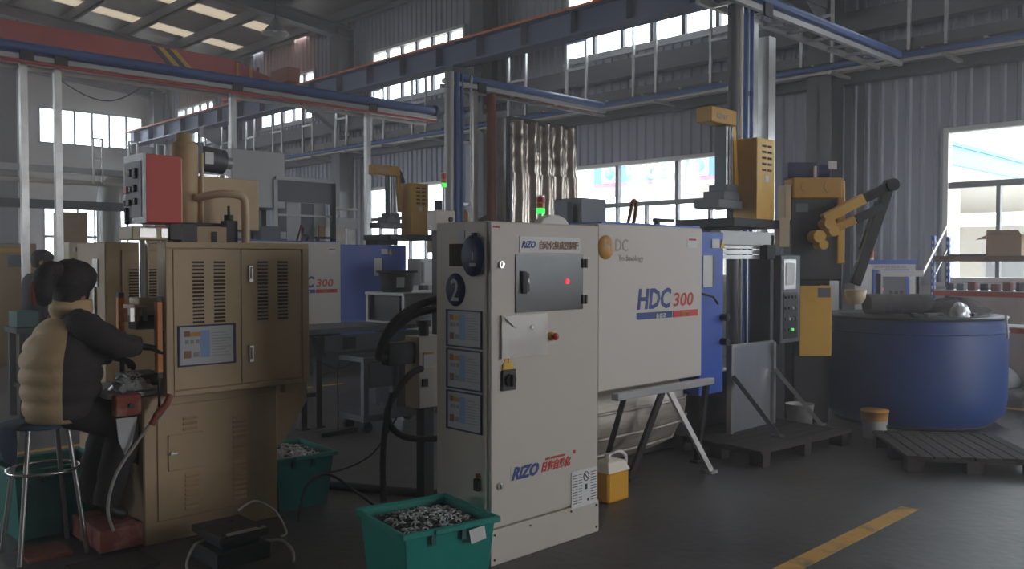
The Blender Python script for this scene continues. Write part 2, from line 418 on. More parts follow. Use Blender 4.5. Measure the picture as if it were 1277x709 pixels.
# the other two walls, out of view: an open roller door behind the camera lights the fronts of the machines
DOOR = (7.0, 11.0, 0, 4.6)
struct(MB().wall_plate(-12, 12.6, 0, 9.3, -9.2, -8.95, [DOOR]), 'wall_front', ['plaster'])
portal((9.0, -8.9, 2.3), (R(90), 0, 0), 4.0, 4.6)
LW = [(13.6, 17.8, 1.3, 5.6), (19.0, 23.4, .9, 7.2), (24.6, 29.2, .9, 7.2)]  # unseen left wall windows, added to brighten the far end and floor
wl = MB()
ys_ = [-9.2, 13.6, 17.8, 19.0, 23.4, 24.6, 29.2, 30.2]
for a, b in zip(ys_, ys_[1:]):
    for lo, hi in cells(a, b, 0, 8.2, LW): wl.box(-12.2, -12, a, b, lo, hi)
struct(wl, 'wall_left', ['plaster'])
for k, (a, b, lo, hi) in enumerate(LW):
    wm = MB()
    for i in range(5): y = a + (b-a)*i/4; wm.box(-12.12, -12.04, y-.03, y+.03, lo, hi)
    for z in (lo+.04, (lo+hi)/2, hi-.04): wm.box(-12.11, -12.05, a, b, z-.03, z+.03)
    o = wm.build('window_%d' % (20+k), ['frame_alu']); o['kind'] = 'structure'
    MB().box(-12.085, -12.078, a, b, lo, hi).build('pane', ['pane'], o)
    portal((-11.95, (a+b)/2, (lo+hi)/2), (0, R(-90), 0), hi-lo, b-a)
# roof: rises from both eaves to a ridge; translucent strips; purlins run along the hall
def zr(x): return 7.62 + (12.5 - abs(x)) * .09 if True else 0
STR = [(20.7, 21.4), (23.1, 23.75), (10.0, 11.2), (2.5, 3.7)]
ys = [-9.2] + sorted([y for s in STR for y in s]) + [30.2]
roof = MB(); lights = []
for i, (a, b) in enumerate(zip(ys, ys[1:])):
    strip = (a, b) in STR
    for x0, x1 in ((0, 12.6), (-12.2, 0)):
        q = [(x0, a, zr(x0)), (x1, a, zr(x1)), (x1, b, zr(x1)), (x0, b, zr(x0))]
        if strip and x0 == 0: lights.append((a, b))
        else: roof.add(q + [(x, y, z+.06) for x, y, z in q], [(3,2,1,0),(4,5,6,7),(0,1,5,4),(1,2,6,5),(2,3,7,6),(3,0,4,7)])
ceiling = struct(roof, 'ceiling', ['roof_foil'])
for a, b in lights:
    for k in range(8):
        x0, x1 = 1.55*k + .05, min(1.55*k + 1.5, 12.5)
        MB().add([(x0,a,zr(x0)),(x1,a,zr(x1)),(x1,b,zr(x1)),(x0,b,zr(x0))], [(0,1,2,3)]).build('roof_light', ['rooflight'], ceiling)
        MB().box(x1, x1+.1, a, b, zr(x1)-.02, zr(x1)+.05).build('roof_rib', ['roof_foil'], ceiling)
for k in range(0, 8):
    x = 11.9 - 1.42*k
    MB().box(x-.04, x+.04, -9, 30, zr(x)-.26, zr(x)-.03).box(x-.04, x+.10, -9, 30, zr(x)-.26, zr(x)-.24).build('purlin', ['steel_paint'], ceiling)
def column(y, x=12.0, w=.36, d=.42, mat='steel_paint'):
    m = MB(); m.box(x-d/2, x-d/2+.03, y-w/2, y+w/2, 0, 7.3); m.box(x+d/2-.03, x+d/2, y-w/2, y+w/2, 0, 7.3); m.box(x-d/2, x+d/2, y-.015, y+.015, 0, 7.3)
    m.box(x-d/2-.06, x+d/2+.06, y-w/2-.05, y+w/2+.05, 0, .03)
    return struct(m, 'column', [mat])
for y in (-1.4, 5.9, 13.2, 18.4, 24.2, 29.6): column(y, 12.1)
def rafter(y):
    m = MB(); N = 12
    for sgn in (1, -1):
        X0, X1 = sgn*12.3, 0
        for lo, hi, w in ((-.58, -.54, .3), (-.54, -.3, .02), (-.30, -.27, .3)):
            z0, z1 = zr(12.3), zr(0)
            m.add([(X0, y-w/2, z0+lo), (X1, y-w/2, z1+lo), (X1, y+w/2, z1+lo), (X0, y+w/2, z0+lo), (X0, y-w/2, z0+hi), (X1, y-w/2, z1+hi), (X1, y+w/2, z1+hi), (X0, y+w/2, z0+hi)],
                  [(3,2,1,0),(4,5,6,7),(0,1,5,4),(1,2,6,5),(2,3,7,6),(3,0,4,7)])
    return struct(m, 'trim_rafter', ['steel_paint'])
for y in (-1.4, 5.9, 13.2, 18.4, 24.2, 29.7): rafter(y)
# girts along the right wall
for z in (4.95, 4.15):
    m = MB()
    m.box(12.28, 12.46, -1, 29.9, z, z+.22)
    struct(m, 'trim_girt', ['steel_paint'])
# diagonal wind braces
struct(MB().bar((12.2, 24.2, 7.0), (12.2, 18.6, 5.6), .1), 'trim_brace', ['steel_light'])

# ------------------------------------------------------------ outside: a filling station across the road
st = thing('filling_station_canopy', 'white filling station canopy with pale blue sign band seen through the middle window', 'canopy', (30, 22, -.22))
MB().box(30, 44, 10.5, 28, 4.86, 5.9).build('canopy_roof', ['canopy_white'], st)
MB().box(29.9, 29.98, 15.5, 25.4, 4.98, 5.9).build('sign_band', ['sign_blue'], st)
MB().box(29.88, 29.98, 15.5, 25.4, 4.86, 4.98).build('red_stripe', ['sign_red'], st)
for y, w in ((24.0, .9), (19.4, .9)):
    pl = MB().box(29.86, 29.9, y, y+w, 5.02, 5.86).build('emblem_panel', ['canopy_white'], st)
    MB().lathe([(0, 0), (.28, 0), (.28, -.02), (0, -.02)], (29.86, y+w/2, 5.44), 20, axis='x').build('emblem', ['canopy_blue'], pl)
text('sign_lettering', '中化石油', (29.88, 23.55, 5.18), .86, 'canopy_white', st, 'left', 0, .03, .9, 'LEFT', .02, 1)
text('sign_lettering', '深圳加油', (29.88, 18.9, 5.18), .86, 'canopy_white', st, 'left', 0, .03, .9, 'LEFT', .02, 1)
for y in (12.5, 25.5): MB().cyl((33, y, -.22), (33, y, 4.9), .22).build('post', ['canopy_white'], st)
s2 = thing('forecourt_roof', 'pale blue edged roof outside the right window', 'canopy', (26, 8, -.22))
MB().box(19.5, 40, 6.9, 6.98, 3.7, 4.15).build('fascia', ['canopy_blue'], s2)
MB().box(19.5, 40, 6.86, 6.9, 4.1, 4.19).build('edge_trim', ['sign_blue'], s2)
MB().box(19.5, 40, 6.98, 16, 3.62, 3.7).build('soffit', ['canopy_white'], s2)
for x in (24, 32): MB().cyl((x, 8.2, -.22), (x, 8.2, 3.62), .16).build('post', ['canopy_white'], s2)
b = thing('far_building', 'low pale building across the road outside the right window', 'building', (40, 10, -.22))
MB().box(38, 44, 4, 40, -.22, 3.0).build('wall', ['far_wall'], b)
for k in range(8):
    MB().box(37.95, 38.0, 5.5+4*k, 7.7+4*k, .9, 2.2).build('window', ['ink_grey'], b)
# ------------------------------------------------------------ overhead: runway, crane, cable tray, pipe bridges
rw = thing('crane_runway', 'blue grey crane runway beam with orange rail along the window wall', 'beam', (11.3, 14, 5.42))
m = MB(); m.box(11.12, 11.48, 1.0, 29.9, 5.86, 5.9); m.box(11.29, 11.31, 1.0, 29.9, 5.46, 5.86); m.box(11.12, 11.48, 1.0, 29.9, 5.42, 5.46)
m.build('girder', ['runway_blue'], rw)
MB().box(11.26, 11.34, 1.0, 29.9, 5.9, 5.95).box(11.115, 11.125, 1.0, 29.9, 5.865, 5.905).build('rail', ['orange_rail'], rw)
for k in range(24):
    y = 1.6 + 1.2*k; MB().box(11.14, 11.46, y-.012, y+.012, 5.46, 5.86).build('stiffener', ['runway_blue'], rw)
for y in (5.9, 13.2, 18.4, 24.2, 29.6):
    MB().box(11.15, 11.9, y-.12, y+.12, 5.16, 5.42).prism([(11.3, 5.16), (11.9, 5.16), (11.9, 4.8)], 1, y-.1, y+.1).build('bracket', ['steel_paint'], rw)

cr = thing('bridge_crane', 'red overhead bridge crane with black and yellow stripes', 'crane', (4, 20.6, 5.9))
def girder(y):
    x0, x1 = -11, 11.25
    m = MB()
    m.prism([(x0, 5.98), (10.2, 5.98), (x1, 6.06), (x1, 6.26), (10.1, 6.58), (x0, 6.64)], 1, y-.2, y+.2)
    m.box(x0, x1, y-.26, y+.26, 6.0, 6.03)
    return m
girder(20.5).build('girder', ['crane_red'], cr, .004)
girder(22.0).build('girder', ['crane_red'], cr, .004)
for k, (xa, mt) in enumerate(((8.15, 'black'), (8.32, 'hazard_yellow'), (8.47, 'black'), (8.62, 'hazard_yellow'))):
    MB().add([(xa, 20.288, 6.56), (xa+.13, 20.288, 6.56), (xa+.66, 20.288, 6.04), (xa+.53, 20.288, 6.04), (xa, 20.298, 6.56), (xa+.13, 20.298, 6.56), (xa+.66, 20.298, 6.04), (xa+.53, 20.298, 6.04)],
             [(0,1,2,3),(7,6,5,4),(0,4,5,1),(1,5,6,2),(2,6,7,3),(3,7,4,0)]).build('hazard_stripe', [mt], cr)
e = MB().box(11.12, 11.48, 19.9, 22.9, 5.99, 6.22).build('end_carriage', ['crane_red'], cr, .006)
for y in (20.1, 22.7): MB().cyl((11.22, y, 6.05), (11.38, y, 6.05), .1).build('wheel', ['steel_dark'], e)
MB().box(10.9, 11.25, 18.95, 19.75, 5.95, 6.3).box(11.2, 11.42, 19.7, 19.95, 6.0, 6.2).build('drive_motor', ['rust'], cr, .01)
for x in (10.25, 10.62): MB().box(x, x+.05, 20.27, 20.3, 6.05, 6.5).build('cover_strap', ['hazard_yellow'], cr)
MB().cyl((10.9, 20.4, 6.3), (10.9, 20.4, 6.5), .035).build('warning_lamp', ['lamp_red_off'], cr)

lp = thing('bay_lamp', 'metal dome lamp hanging under the roof rafter', 'lamp', (10.0, 17.9, 6.72))
MB().lathe([(.05, .34), (.09, .3), (.12, .2), (.3, .02), (.31, 0), (.29, 0), (.1, .18)], (10.0, 17.9, 6.72), 20).build('lamp_shade', ['galv'], lp)
MB().cyl((10.0, 17.9, 7.03), (10.0, 17.9, 7.7), .012).build('rod', ['steel_dark'], lp)
MB().ball((10.0, 17.9, 6.82), .07).build('bulb', ['panel_white'], lp)

# tray along the wall
tr = thing('cable_tray', 'long cable tray with blue air pipes running along the window wall', 'cable tray', (11.9, 14, 4.3))
MB().box(11.70, 11.72, 1, 29.5, 4.36, 4.5).build('side_rail', ['steel_paint'], tr)
MB().box(12.08, 12.1, 1, 29.5, 4.36, 4.5).build('side_rail', ['steel_paint'], tr)
for k, (z, r, mt) in enumerate(((4.3, .035, 'blue_pipe'), (4.25, .022, 'white_pipe'), (4.32, .03, 'blue_pipe'), (4.26, .02, 'steel_light'))):
    MB().cyl((11.72 + .1*k, 1, z), (11.72 + .1*k, 29.5, z), r, n=8).build('pipe', [mt], tr)
for k in range(38):
    y = 1.4 + .75*k; MB().box(11.7, 12.1, y-.02, y+.02, 4.34, 4.36).build('rung', ['galv'], tr)
for k in range(16):
    y = 4.1 + 1.5*k
    h = MB()
    for yy in (y, y+.46): h.box(11.66, 11.70, yy-.02, yy+.02, 4.34, 5.62 if k % 2 else 5.5)
    for z in (5.0, 5.6 if k % 2 else 5.48): h.box(11.66, 11.70, y+.02, y+.44, z-.02, z+.02)
    h.build('hanger_frame', ['galv'], tr)
    MB().box(11.6, 12.2, y-.03, y+.03, 4.18, 4.22).build('bearer', ['galv'], tr)
ut = thing('wall_trunking', 'broad grey trunking fixed high on the window wall above the tray', 'trunking', (12.1, 14, 4.75))
MB().box(11.98, 12.2, 1.0, 29.5, 4.78, 4.98).build('trunking', ['steel_paint'], ut)
for y in (5.9, 13.2, 18.4, 24.2): MB().box(12.0, 12.3, y-.04, y+.04, 4.7, 4.78).build('bracket', ['galv'], ut)

def bridge(y, x0, x1, z, label, posts, pipes):
    b = thing('pipe_bridge', label, 'pipe bridge', ((x0+x1)/2, y, 0), group='pipe bridges to the wall tray')
    MB().box(x0, x1, y-.17, y-.12, z, z+.06).build('side_rail', ['steel_light'], b)
    MB().box(x0, x1, y+.12, y+.17, z, z+.06).build('side_rail', ['steel_light'], b)
    n = int((x1-x0)/.5)
    for k in range(n): x = x0 + .25 + .5*k; MB().box(x-.02, x+.02, y-.12, y+.12, z, z+.03).build('rung', ['galv'], b)
    for dy, dz, r, mt in pipes:
        p = MB().cyl((x0, y+dy, z+dz), (x1, y+dy, z+dz), r, n=10).build('pipe', [mt], b)
    for x in posts:
        q = MB().box(x-.042, x+.042, y-.042, y+.042, .012, z).build('post', ['galv'], b)
        MB().box(x-.11, x+.11, y-.11, y+.11, 0, .012).build('foot_plate', ['steel_dark'], q)
        MB().box(x-.08, x+.08, y-.19, y-.17, z-.04, z+.1).build('clamp', ['steel_dark'], q)
    return b
bridge(12.3, -1, 9.95, 4.12, 'long bridge of blue, red and white pipes crossing below the red crane', (3.32, 3.72, 6.15, 8.58),
       ((-.1, .16, .07, 'blue_pipe'), (.06, .12, .05, 'blue_pipe'), (-.02, .05, .03, 'white_pipe'), (-.19, -.04, .022, 'red_pipe'), (.14, -.05, .03, 'white_pipe')))
MB().lathe([(0, -.03), (.1, -.03), (.1, .03), (0, .03)], (9.98, 12.2, 4.28), 14, axis='x').build('end_flange', ['navy'], [o for o in COL.objects if o.name == 'pipe_bridge'][0])
bridge(9.75, 8.2, 11.6, 4.12, 'pipe bridge with blue pipes and white rails above the shiny metal curtain', (8.72,),
       ((-.1, .14, .05, 'blue_pipe'), (.0, .12, .05, 'blue_pipe'), (.09, .1, .04, 'white_pipe'), (-.02, .02, .03, 'rust')))
bridge(4.8, 7.4, 11.66, 4.14, 'pipe bridge with blue pipes and white rails at top right above the furnace', (8.2,),
       ((-.12, .16, .045, 'blue_pipe'), (-.03, .16, .045, 'blue_pipe'), (.06, .16, .04, 'blue_pipe'), (.15, .2, .03, 'white_pipe')))
def risers(x, y, label, lst, z1):
    r = thing('riser_pipes', label, 'pipes', (x, y, 0), group='vertical pipe risers')
    for dx, rr, mt, zb in lst: MB().cyl((x+dx, y, zb), (x+dx, y, z1), rr, n=10).build('pipe', [mt], r)
    lo = min(l[0] for l in lst); hi = max(l[0] for l in lst)
    for z in (2.4, 3.3): MB().box(x+lo-.05, x+hi+.05, y+.02, y+.05, z, z+.04).build('pipe_clip', ['galv'], r)
    return r
risers(8.25, 9.6, 'blue and grey riser pipes left of the shiny metal curtain', ((-.14, .07, 'steel_light', 0), (0, .05, 'blue_pipe', 0), (.1, .025, 'blue_pipe', 0), (.28, .02, 'galv', 0)), 4.3)
rr = risers(7.85, 4.75, 'tall grey and blue riser pipes behind the yellow robot box', ((-.1, .06, 'steel_paint', 0), (.03, .03, 'white_pipe', 0), (.14, .026, 'blue_pipe', 0), (.25, .02, 'blue_pipe', 0)), 5.6)
MB().box(8.36, 8.5, 4.7, 4.84, 0, 3.95).build('post', ['galv'], rr)
solo(MB().cyl((8.84, 9.5, 0), (8.84, 9.5, 4.05), .07), 'exhaust_pipe', 'rust', 'brown vertical pipe beside the shiny metal curtain', 'pipe')

# crumpled shiny sheet curtain
cu = thing('metal_curtain', 'tall hood of crumpled shiny metal sheets behind the white control cabinet', 'hood', (9.6, 9.0, 0))
random.seed(3)
def crumple(x0, x1, z0, z1, y):
    nx, nz = 8, 14; v = []
    for j in range(nz+1):
        for i in range(nx+1):
            t = i/nx; prof = .05*math.sin(t*math.pi*2) + .04*math.sin(t*math.pi)
            v.append((x0+(x1-x0)*t, y + prof + random.uniform(-.012, .012), z0+(z1-z0)*j/nz))
    return MB().add(v, [(j*(nx+1)+i, j*(nx+1)+i+1, (j+1)*(nx+1)+i+1, (j+1)*(nx+1)+i) for j in range(nz) for i in range(nx)], 0, True)
for i in range(5):
    a = 8.98 + .29*i; b = a + .27
    crumple(a, b, 2.85, 3.68, 9.2).build('metal_sheet', ['foil_sheet'], cu)
    crumple(a-.01, b, 0.9, 2.9, 9.17).build('metal_sheet', ['foil_sheet'], cu)
fr = MB()
for i in range(6): x = 8.96 + .29*i; fr.box(x-.02, x+.02, 9.24, 9.29, 0, 3.7)
fr.box(8.94, 10.45, 9.24, 9.29, 3.66, 3.72); fr.build('frame', ['steel_dark'], cu)
for xx in (8.94, 10.42): MB().box(xx, xx+.03, 9.29, 9.7, .9, 3.7).build('side_sheet', ['galv'], cu)

# left part: ducts and pipes near the end wall
pr = thing('pipe_rack', 'grey horizontal beams and a pipe crossing before the far end wall', 'pipe rack', (4.5, 15.2, 0))
MB().box(-1, 6.6, 15.0, 15.12, 2.42, 2.56).build('beam', ['steel_paint'], pr)
MB().box(-1, 6.6, 15.0, 15.1, 3.0, 3.1).build('beam', ['steel_light'], pr)
MB().cyl((-1, 15.05, 2.86), (6.6, 15.05, 2.86), .04).build('pipe', ['white_pipe'], pr)
for x in (.5, 6.5): MB().box(x-.06, x+.06, 14.99, 15.11, 0, 3.1).build('post', ['steel_light'], pr)
for x in (5.05, 5.62, 6.1):
    MB().box(x, x+.025, 14.96, 14.99, 2.85, 3.6).box(x+.14, x+.165, 14.96, 14.99, 2.85, 3.6).box(x, x+.165, 14.96, 14.99, 3.58, 3.6).box(x, x+.165, 14.96, 14.99, 3.25, 3.27).build('hanger_frame', ['galv'], pr)
el = smooth_path([(6.6, 16, 3.0), (6.0, 16, 3.0), (5.72, 16, 2.85), (5.66, 16, 2.5), (5.66, 16, 2.0), (5.66, 16, 0.0)], 5)
solo(MB().tube(el, .2, 16), 'air_duct', 'steel_light', 'grey elbow air duct coming down behind the red control box', 'duct')
solo(MB().box(6.3, 6.75, 25.6, 26.0, 0, 8.0).box(6.85, 6.95, 25.7, 25.9, 0, 8.0), 'steel_column', 'steel_paint', 'hazy grey steel column at the left edge in front of the end wall', 'column')
# hanging wire
solo(MB().tube(smooth_path([(6.4, 24.2, 7.62), (7.2, 24.2, 6.4), (8.4, 24.2, 5.85), (9.4, 24.2, 6.3), (10.1, 24.2, 7.32)], 6), .018, 6), 'hanging_cable', 'black', 'slack black cable hanging above the end wall window', 'cable')
# ------------------------------------------------------------ white control cabinet (nearest)
cb = thing('control_cabinet', 'tall pale grey control cabinet numbered 2 beside the green bin of rings', 'cabinet', (3.46, 3.49, 0))
MB().box(3.03, 3.91, 3.30, 3.70, .02, 1.79).build('body', ['cab_grey'], cb, .006)
dr = MB().box(3.045, 3.90, 3.276, 3.298, .195, 1.785).build('door', ['cab_grey'], cb, .004)
MB().box(3.04, 3.905, 3.272, 3.298, .0, .185).build('base_panel', ['cab_grey'], cb, .003)
for x, z in ((3.065, .16), (3.065, .03), (3.88, .16), (3.88, .03), (3.33, .155), (3.66, .165)): MB().cyl((x, 3.272, z), (x, 3.266, z), .006, n=8).build('screw', ['black'], cb)
wn = MB().box(3.22, 3.755, 3.268, 3.276, 1.31, 1.62).build('viewing_window', ['dark_window'], dr)
MB().box(3.225, 3.75, 3.279, 3.281, 1.315, 1.615).build('dark_lining', ['black'], dr)
MB().box(3.255, 3.29, 3.252, 3.268, 1.41, 1.53).build('latch_plate', ['black'], dr, .003)
MB().tube([(3.283, 3.268, 1.425), (3.283, 3.238, 1.425), (3.283, 3.238, 1.515), (3.283, 3.268, 1.515)], .006, 8).build('window_handle', ['chrome'], dr, label='chrome pull handle')
for z in (1.365, 1.57): MB().box(3.745, 3.785, 3.258, 3.276, z-.025, z+.025).cyl((3.765, 3.255, z-.025), (3.765, 3.255, z+.025), .008, n=8).build('hinge', ['black'], dr)
MB().cyl((3.62, 3.28, 1.47), (3.62, 3.262, 1.47), .014, n=12).build('indicator', ['led_red'], dr, label='glowing red indicator behind the dark window')
for x, z in ((3.115, 1.565), (3.105, .41)):
    MB().cyl((x, 3.276, z), (x, 3.264, z), .018, n=14).box(x-.003, x+.003, 3.258, 3.264, z-.012, z+.012).build('lock', ['chrome'], dr)
np_ = MB().box(3.25, 3.735, 3.272, 3.276, 1.628, 1.715).build('name_plate', ['panel_white'], dr)
text('lettering', 'RiZO', (3.262, 3.271, 1.655), .05, 'ink_blue', np_, 'front', .35, .0015, .9)
text('lettering', '自动化集成控制柜', (3.395, 3.271, 1.652), .0475, 'ink_brown', np_, 'front', 0, .0012, .86)
lg = MB().box(3.185, 3.70, 3.2745, 3.276, .42, .50).build('logo_sticker', ['cab_grey'], dr)
text('lettering', 'RiZO', (3.19, 3.2738, .425), .088, 'ink_blue', lg, 'front', .4, .004, .98)
text('lettering', '日佐自动化', (3.415, 3.2738, .434), .056, 'ink_red', lg, 'front', .3, .0025, .85)
text('lettering', 'RIZO AUTOMATION', (3.45, 3.2738, .49), .017, 'ink_red', lg, 'front', .2, .0006, 1)
MB().box(3.68, 3.70, 3.2735, 3.275, .49, .51).build('logo_mark', ['ink_red'], lg)
sp = MB().box(3.665, 3.89, 3.2715, 3.276, .175, .385).build('instruction_sheet', ['paper'], dr)
mk = MB()
for i in range(11):
    z = .36 - .016*i; mk.box(3.675, 3.715, 3.2705, 3.2716, z, z+.004); mk.box(3.725, 3.755, 3.2705, 3.2716, z, z+.003); mk.box(3.83, 3.88, 3.2705, 3.2716, z, z+.004)
mk.tube([(3.79 + .022*math.cos(t*.4), 3.2705, .345 + .026*math.sin(t*.4)) for t in range(16)], .0025, 6, closed=True); mk.bar((3.775, 3.2705, .36), (3.805, 3.2705, .33), .005)
mk.box(3.778, 3.80, 3.2705, 3.2716, .27, .30); mk.box(3.80, 3.815, 3.2705, 3.2716, .20, .215)
mk.build('print', ['ink_black'], sp)['kind'] = 'stuff'
text('lettering', 'PUBLIC', (3.06, 3.2745, 1.755), .016, 'ink_red', dr, 'front', 0, .0003, 1)
po = MB()
nx, nz = 10, 8; v = []
random.seed(5)
for j in range(nz+1):
    for i in range(nx+1):
        t, u = i/nx, j/nz; v.append((3.11+.345*t, 3.262 - .012*math.sin(t*3.14)*math.sin(u*3.14) - random.uniform(0, .004), 1.075+.225*u))
po.add(v, [(j*(nx+1)+i, j*(nx+1)+i+1, (j+1)*(nx+1)+i+1, (j+1)*(nx+1)+i) for j in range(nz) for i in range(nx)], 0, True)
po.box(3.11, 3.455, 3.264, 3.274, 1.075, 1.30)
pp = solo(po, 'document_pouch', ['pouch'], 'cloudy plastic document pouch stuck on the white cabinet door', 'pouch')
MB().add([(3.115, 3.2505, 1.295), (3.45, 3.2505, 1.295), (3.38, 3.246, 1.235), (3.19, 3.246, 1.235)], [(0,1,2,3)]).build('flap', ['pouch'], cb)
fl = [o for o in cb.children if o.name.startswith('flap')][0]; fl.parent = pp; fl.location = (Vector(cb.location) - Vector(pp.location))
sn = MB().cyl((3.315, 3.262, 1.232), (3.315, 3.238, 1.232), .008, n=10).build('snap', ['chrome'], cb); sn.parent = pp; sn.location = Vector(cb.location) - Vector(pp.location)
es = MB().cyl((3.49, 3.276, 1.17), (3.49, 3.255, 1.17), .024, n=18).build('emergency_stop', ['hazard_yellow'], dr, label='yellow collar with red stop button')
MB().lathe([(.008, 0), (.008, -.012), (.02, -.016), (.02, -.026), (0, -.03)], (3.49, 3.255, 1.17), 16, axis='y').build('push_button', ['lamp_red_off'], dr)
wt = MB().prism([(3.125, 1.03), (3.20, 1.03), (3.1625, 1.115)], 1, 3.270, 3.2745).build('warning_triangle', ['hazard_yellow'], dr)
MB().box(3.125, 3.20, 3.2685, 3.2745, 1.012, 1.045).build('warning_strip', ['hazard_yellow'], dr)
text('lettering', '!', (3.158, 3.2688, 1.05), .035, 'ink_black', wt, 'front', 0, .001, 1)
sw = MB().box(3.115, 3.215, 3.26, 3.276, .905, 1.015).build('rotary_switch', ['black'], dr, .004)
MB().cyl((3.165, 3.26, .96), (3.165, 3.245, .96), .035, n=18).box(3.157, 3.173, 3.228, 3.245, .93, .99).build('switch_knob', ['rubber'], sw)
# left side of the cabinet
def board(parent, name, x, y0, y1, z0, z1, face):
    """framed instruction sheet with printed blocks; on a -X face (face='left') or on a -Y face"""
    def bx(mb, a, b, lo, hi, d0, d1, m=0):
        if face == 'left': mb.box(x-d1, x-d0, y1-(y1-y0)*a, y1-(y1-y0)*b, z0+(z1-z0)*lo, z0+(z1-z0)*hi, m)
        else: mb.box(y0+(y1-y0)*a, y0+(y1-y0)*b, x-d1, x-d0, z0+(z1-z0)*lo, z0+(z1-z0)*hi, m)
    f = MB(); w = .035
    for q in ((0, 1, 0, .04), (0, 1, .96, 1), (0, w, .04, .96), (1-w, 1, .04, .96)): bx(f, *q, 0, .008)
    o = f.build(name, ['ink_navy'], parent)
    p = MB(); bx(p, w, 1-w, .04, .96, 0, .003); s = p.build('sheet', ['paper_dim'], o)
    k = MB()
    bx(k, .1, .2, .72, .86, .003, .004, 0); bx(k, .2, .38, .72, .83, .003, .004, 1)
    for i in range(3): bx(k, .12+.09*i, .18+.09*i, .55, .64, .003, .004, 2)
    bx(k, .1, .22, .2, .38, .003, .004, 0); bx(k, .26, .36, .22, .34, .003, .004, 2)
    bx(k, .38, .54, .2, .86, .003, .004, 3)
    for i in range(9): bx(k, .58, .92 - .05*(i % 3), .22+.07*i, .235+.07*i, .003, .004, 2)
    k.build('print', ['ink_brown', 'ink_orange', 'ink_grey', 'ink_ltblue'], o)['kind'] = 'stuff'
    return o
for z0, z1 in ((1.335, 1.53), (1.125, 1.33), (.68, .90)):
    pass
for z0, z1 in ((1.125, 1.325), (.90, 1.115), (.68, .89)): board(cb, 'instruction_frame', 3.03, 3.325, 3.61, z0, z1, 'left')
MB().box(3.022, 3.03, 3.475, 3.58, 1.555, 1.675).build('dark_label', ['slot_dark'], cb)
MB().box(3.026, 3.03, 3.46, 3.52, 1.70, 1.745).build('paper_label', ['paper_dim'], cb)
r2 = MB().lathe([(0, 0), (.082, 0), (.082, -.004), (0, -.004)], (3.03, 3.535, 1.43), 32, axis='x', sx=.95, sy=1.08).build('number_disc', ['ink_navy'], cb)
text('numeral', '2', (3.0255, 3.575, 1.372), .165, 'paper_dim', r2, 'left', 0, .002, .85)
r3 = MB().lathe([(0, 0), (.1, 0), (.1, -.005), (0, -.005)], (3.012, 3.375, 1.61), 32, axis='x', sx=.88, sy=1.08).box(3.007, 3.03, 3.365, 3.385, 1.70, 1.73).build('hanging_tag', ['navy'], cb)
MB().box(3.005, 3.008, 3.368, 3.378, 1.59, 1.63).box(3.005, 3.008, 3.35, 3.40, 1.555, 1.572).build('print', ['ink_grey'], r3)['kind'] = 'stuff'
MB().box(3.005, 3.03, 3.335, 3.375, .385, .45).build('side_switch', ['rubber'], cb, .006)
MB().box(3.012, 3.03, 3.34, 3.36, .455, .475).build('tag', ['rust'], cb)
# tower and white cover on its top
gl = thing('signal_tower', 'small signal tower with lit green lamp on the white control cabinet', 'signal lamp', (3.70, 3.55, 1.79))
for z0, z1, mt in ((1.86, 1.892, 'lamp_green'), (1.896, 1.925, 'lamp_amber_off'), (1.929, 1.957, 'lamp_red_off')): MB().cyl((3.70, 3.55, z0), (3.70, 3.55, z1), .026, n=16).build('lamp_ring', [mt], gl)
MB().cyl((3.70, 3.55, 1.79), (3.70, 3.55, 1.86), .018, n=12).cyl((3.70, 3.55, 1.957), (3.70, 3.55, 1.967), .025, n=16).build('stem', ['galv'], gl)
solo(MB().prism([(3.58, 1.79), (3.84, 1.79), (3.80, 1.83), (3.74, 1.85), (3.68, 1.85), (3.61, 1.825)], 1, 3.44, 3.5), 'plastic_cover', ['panel_white'], 'small white curved cover lying on the control cabinet top', 'cover', bev=.004)

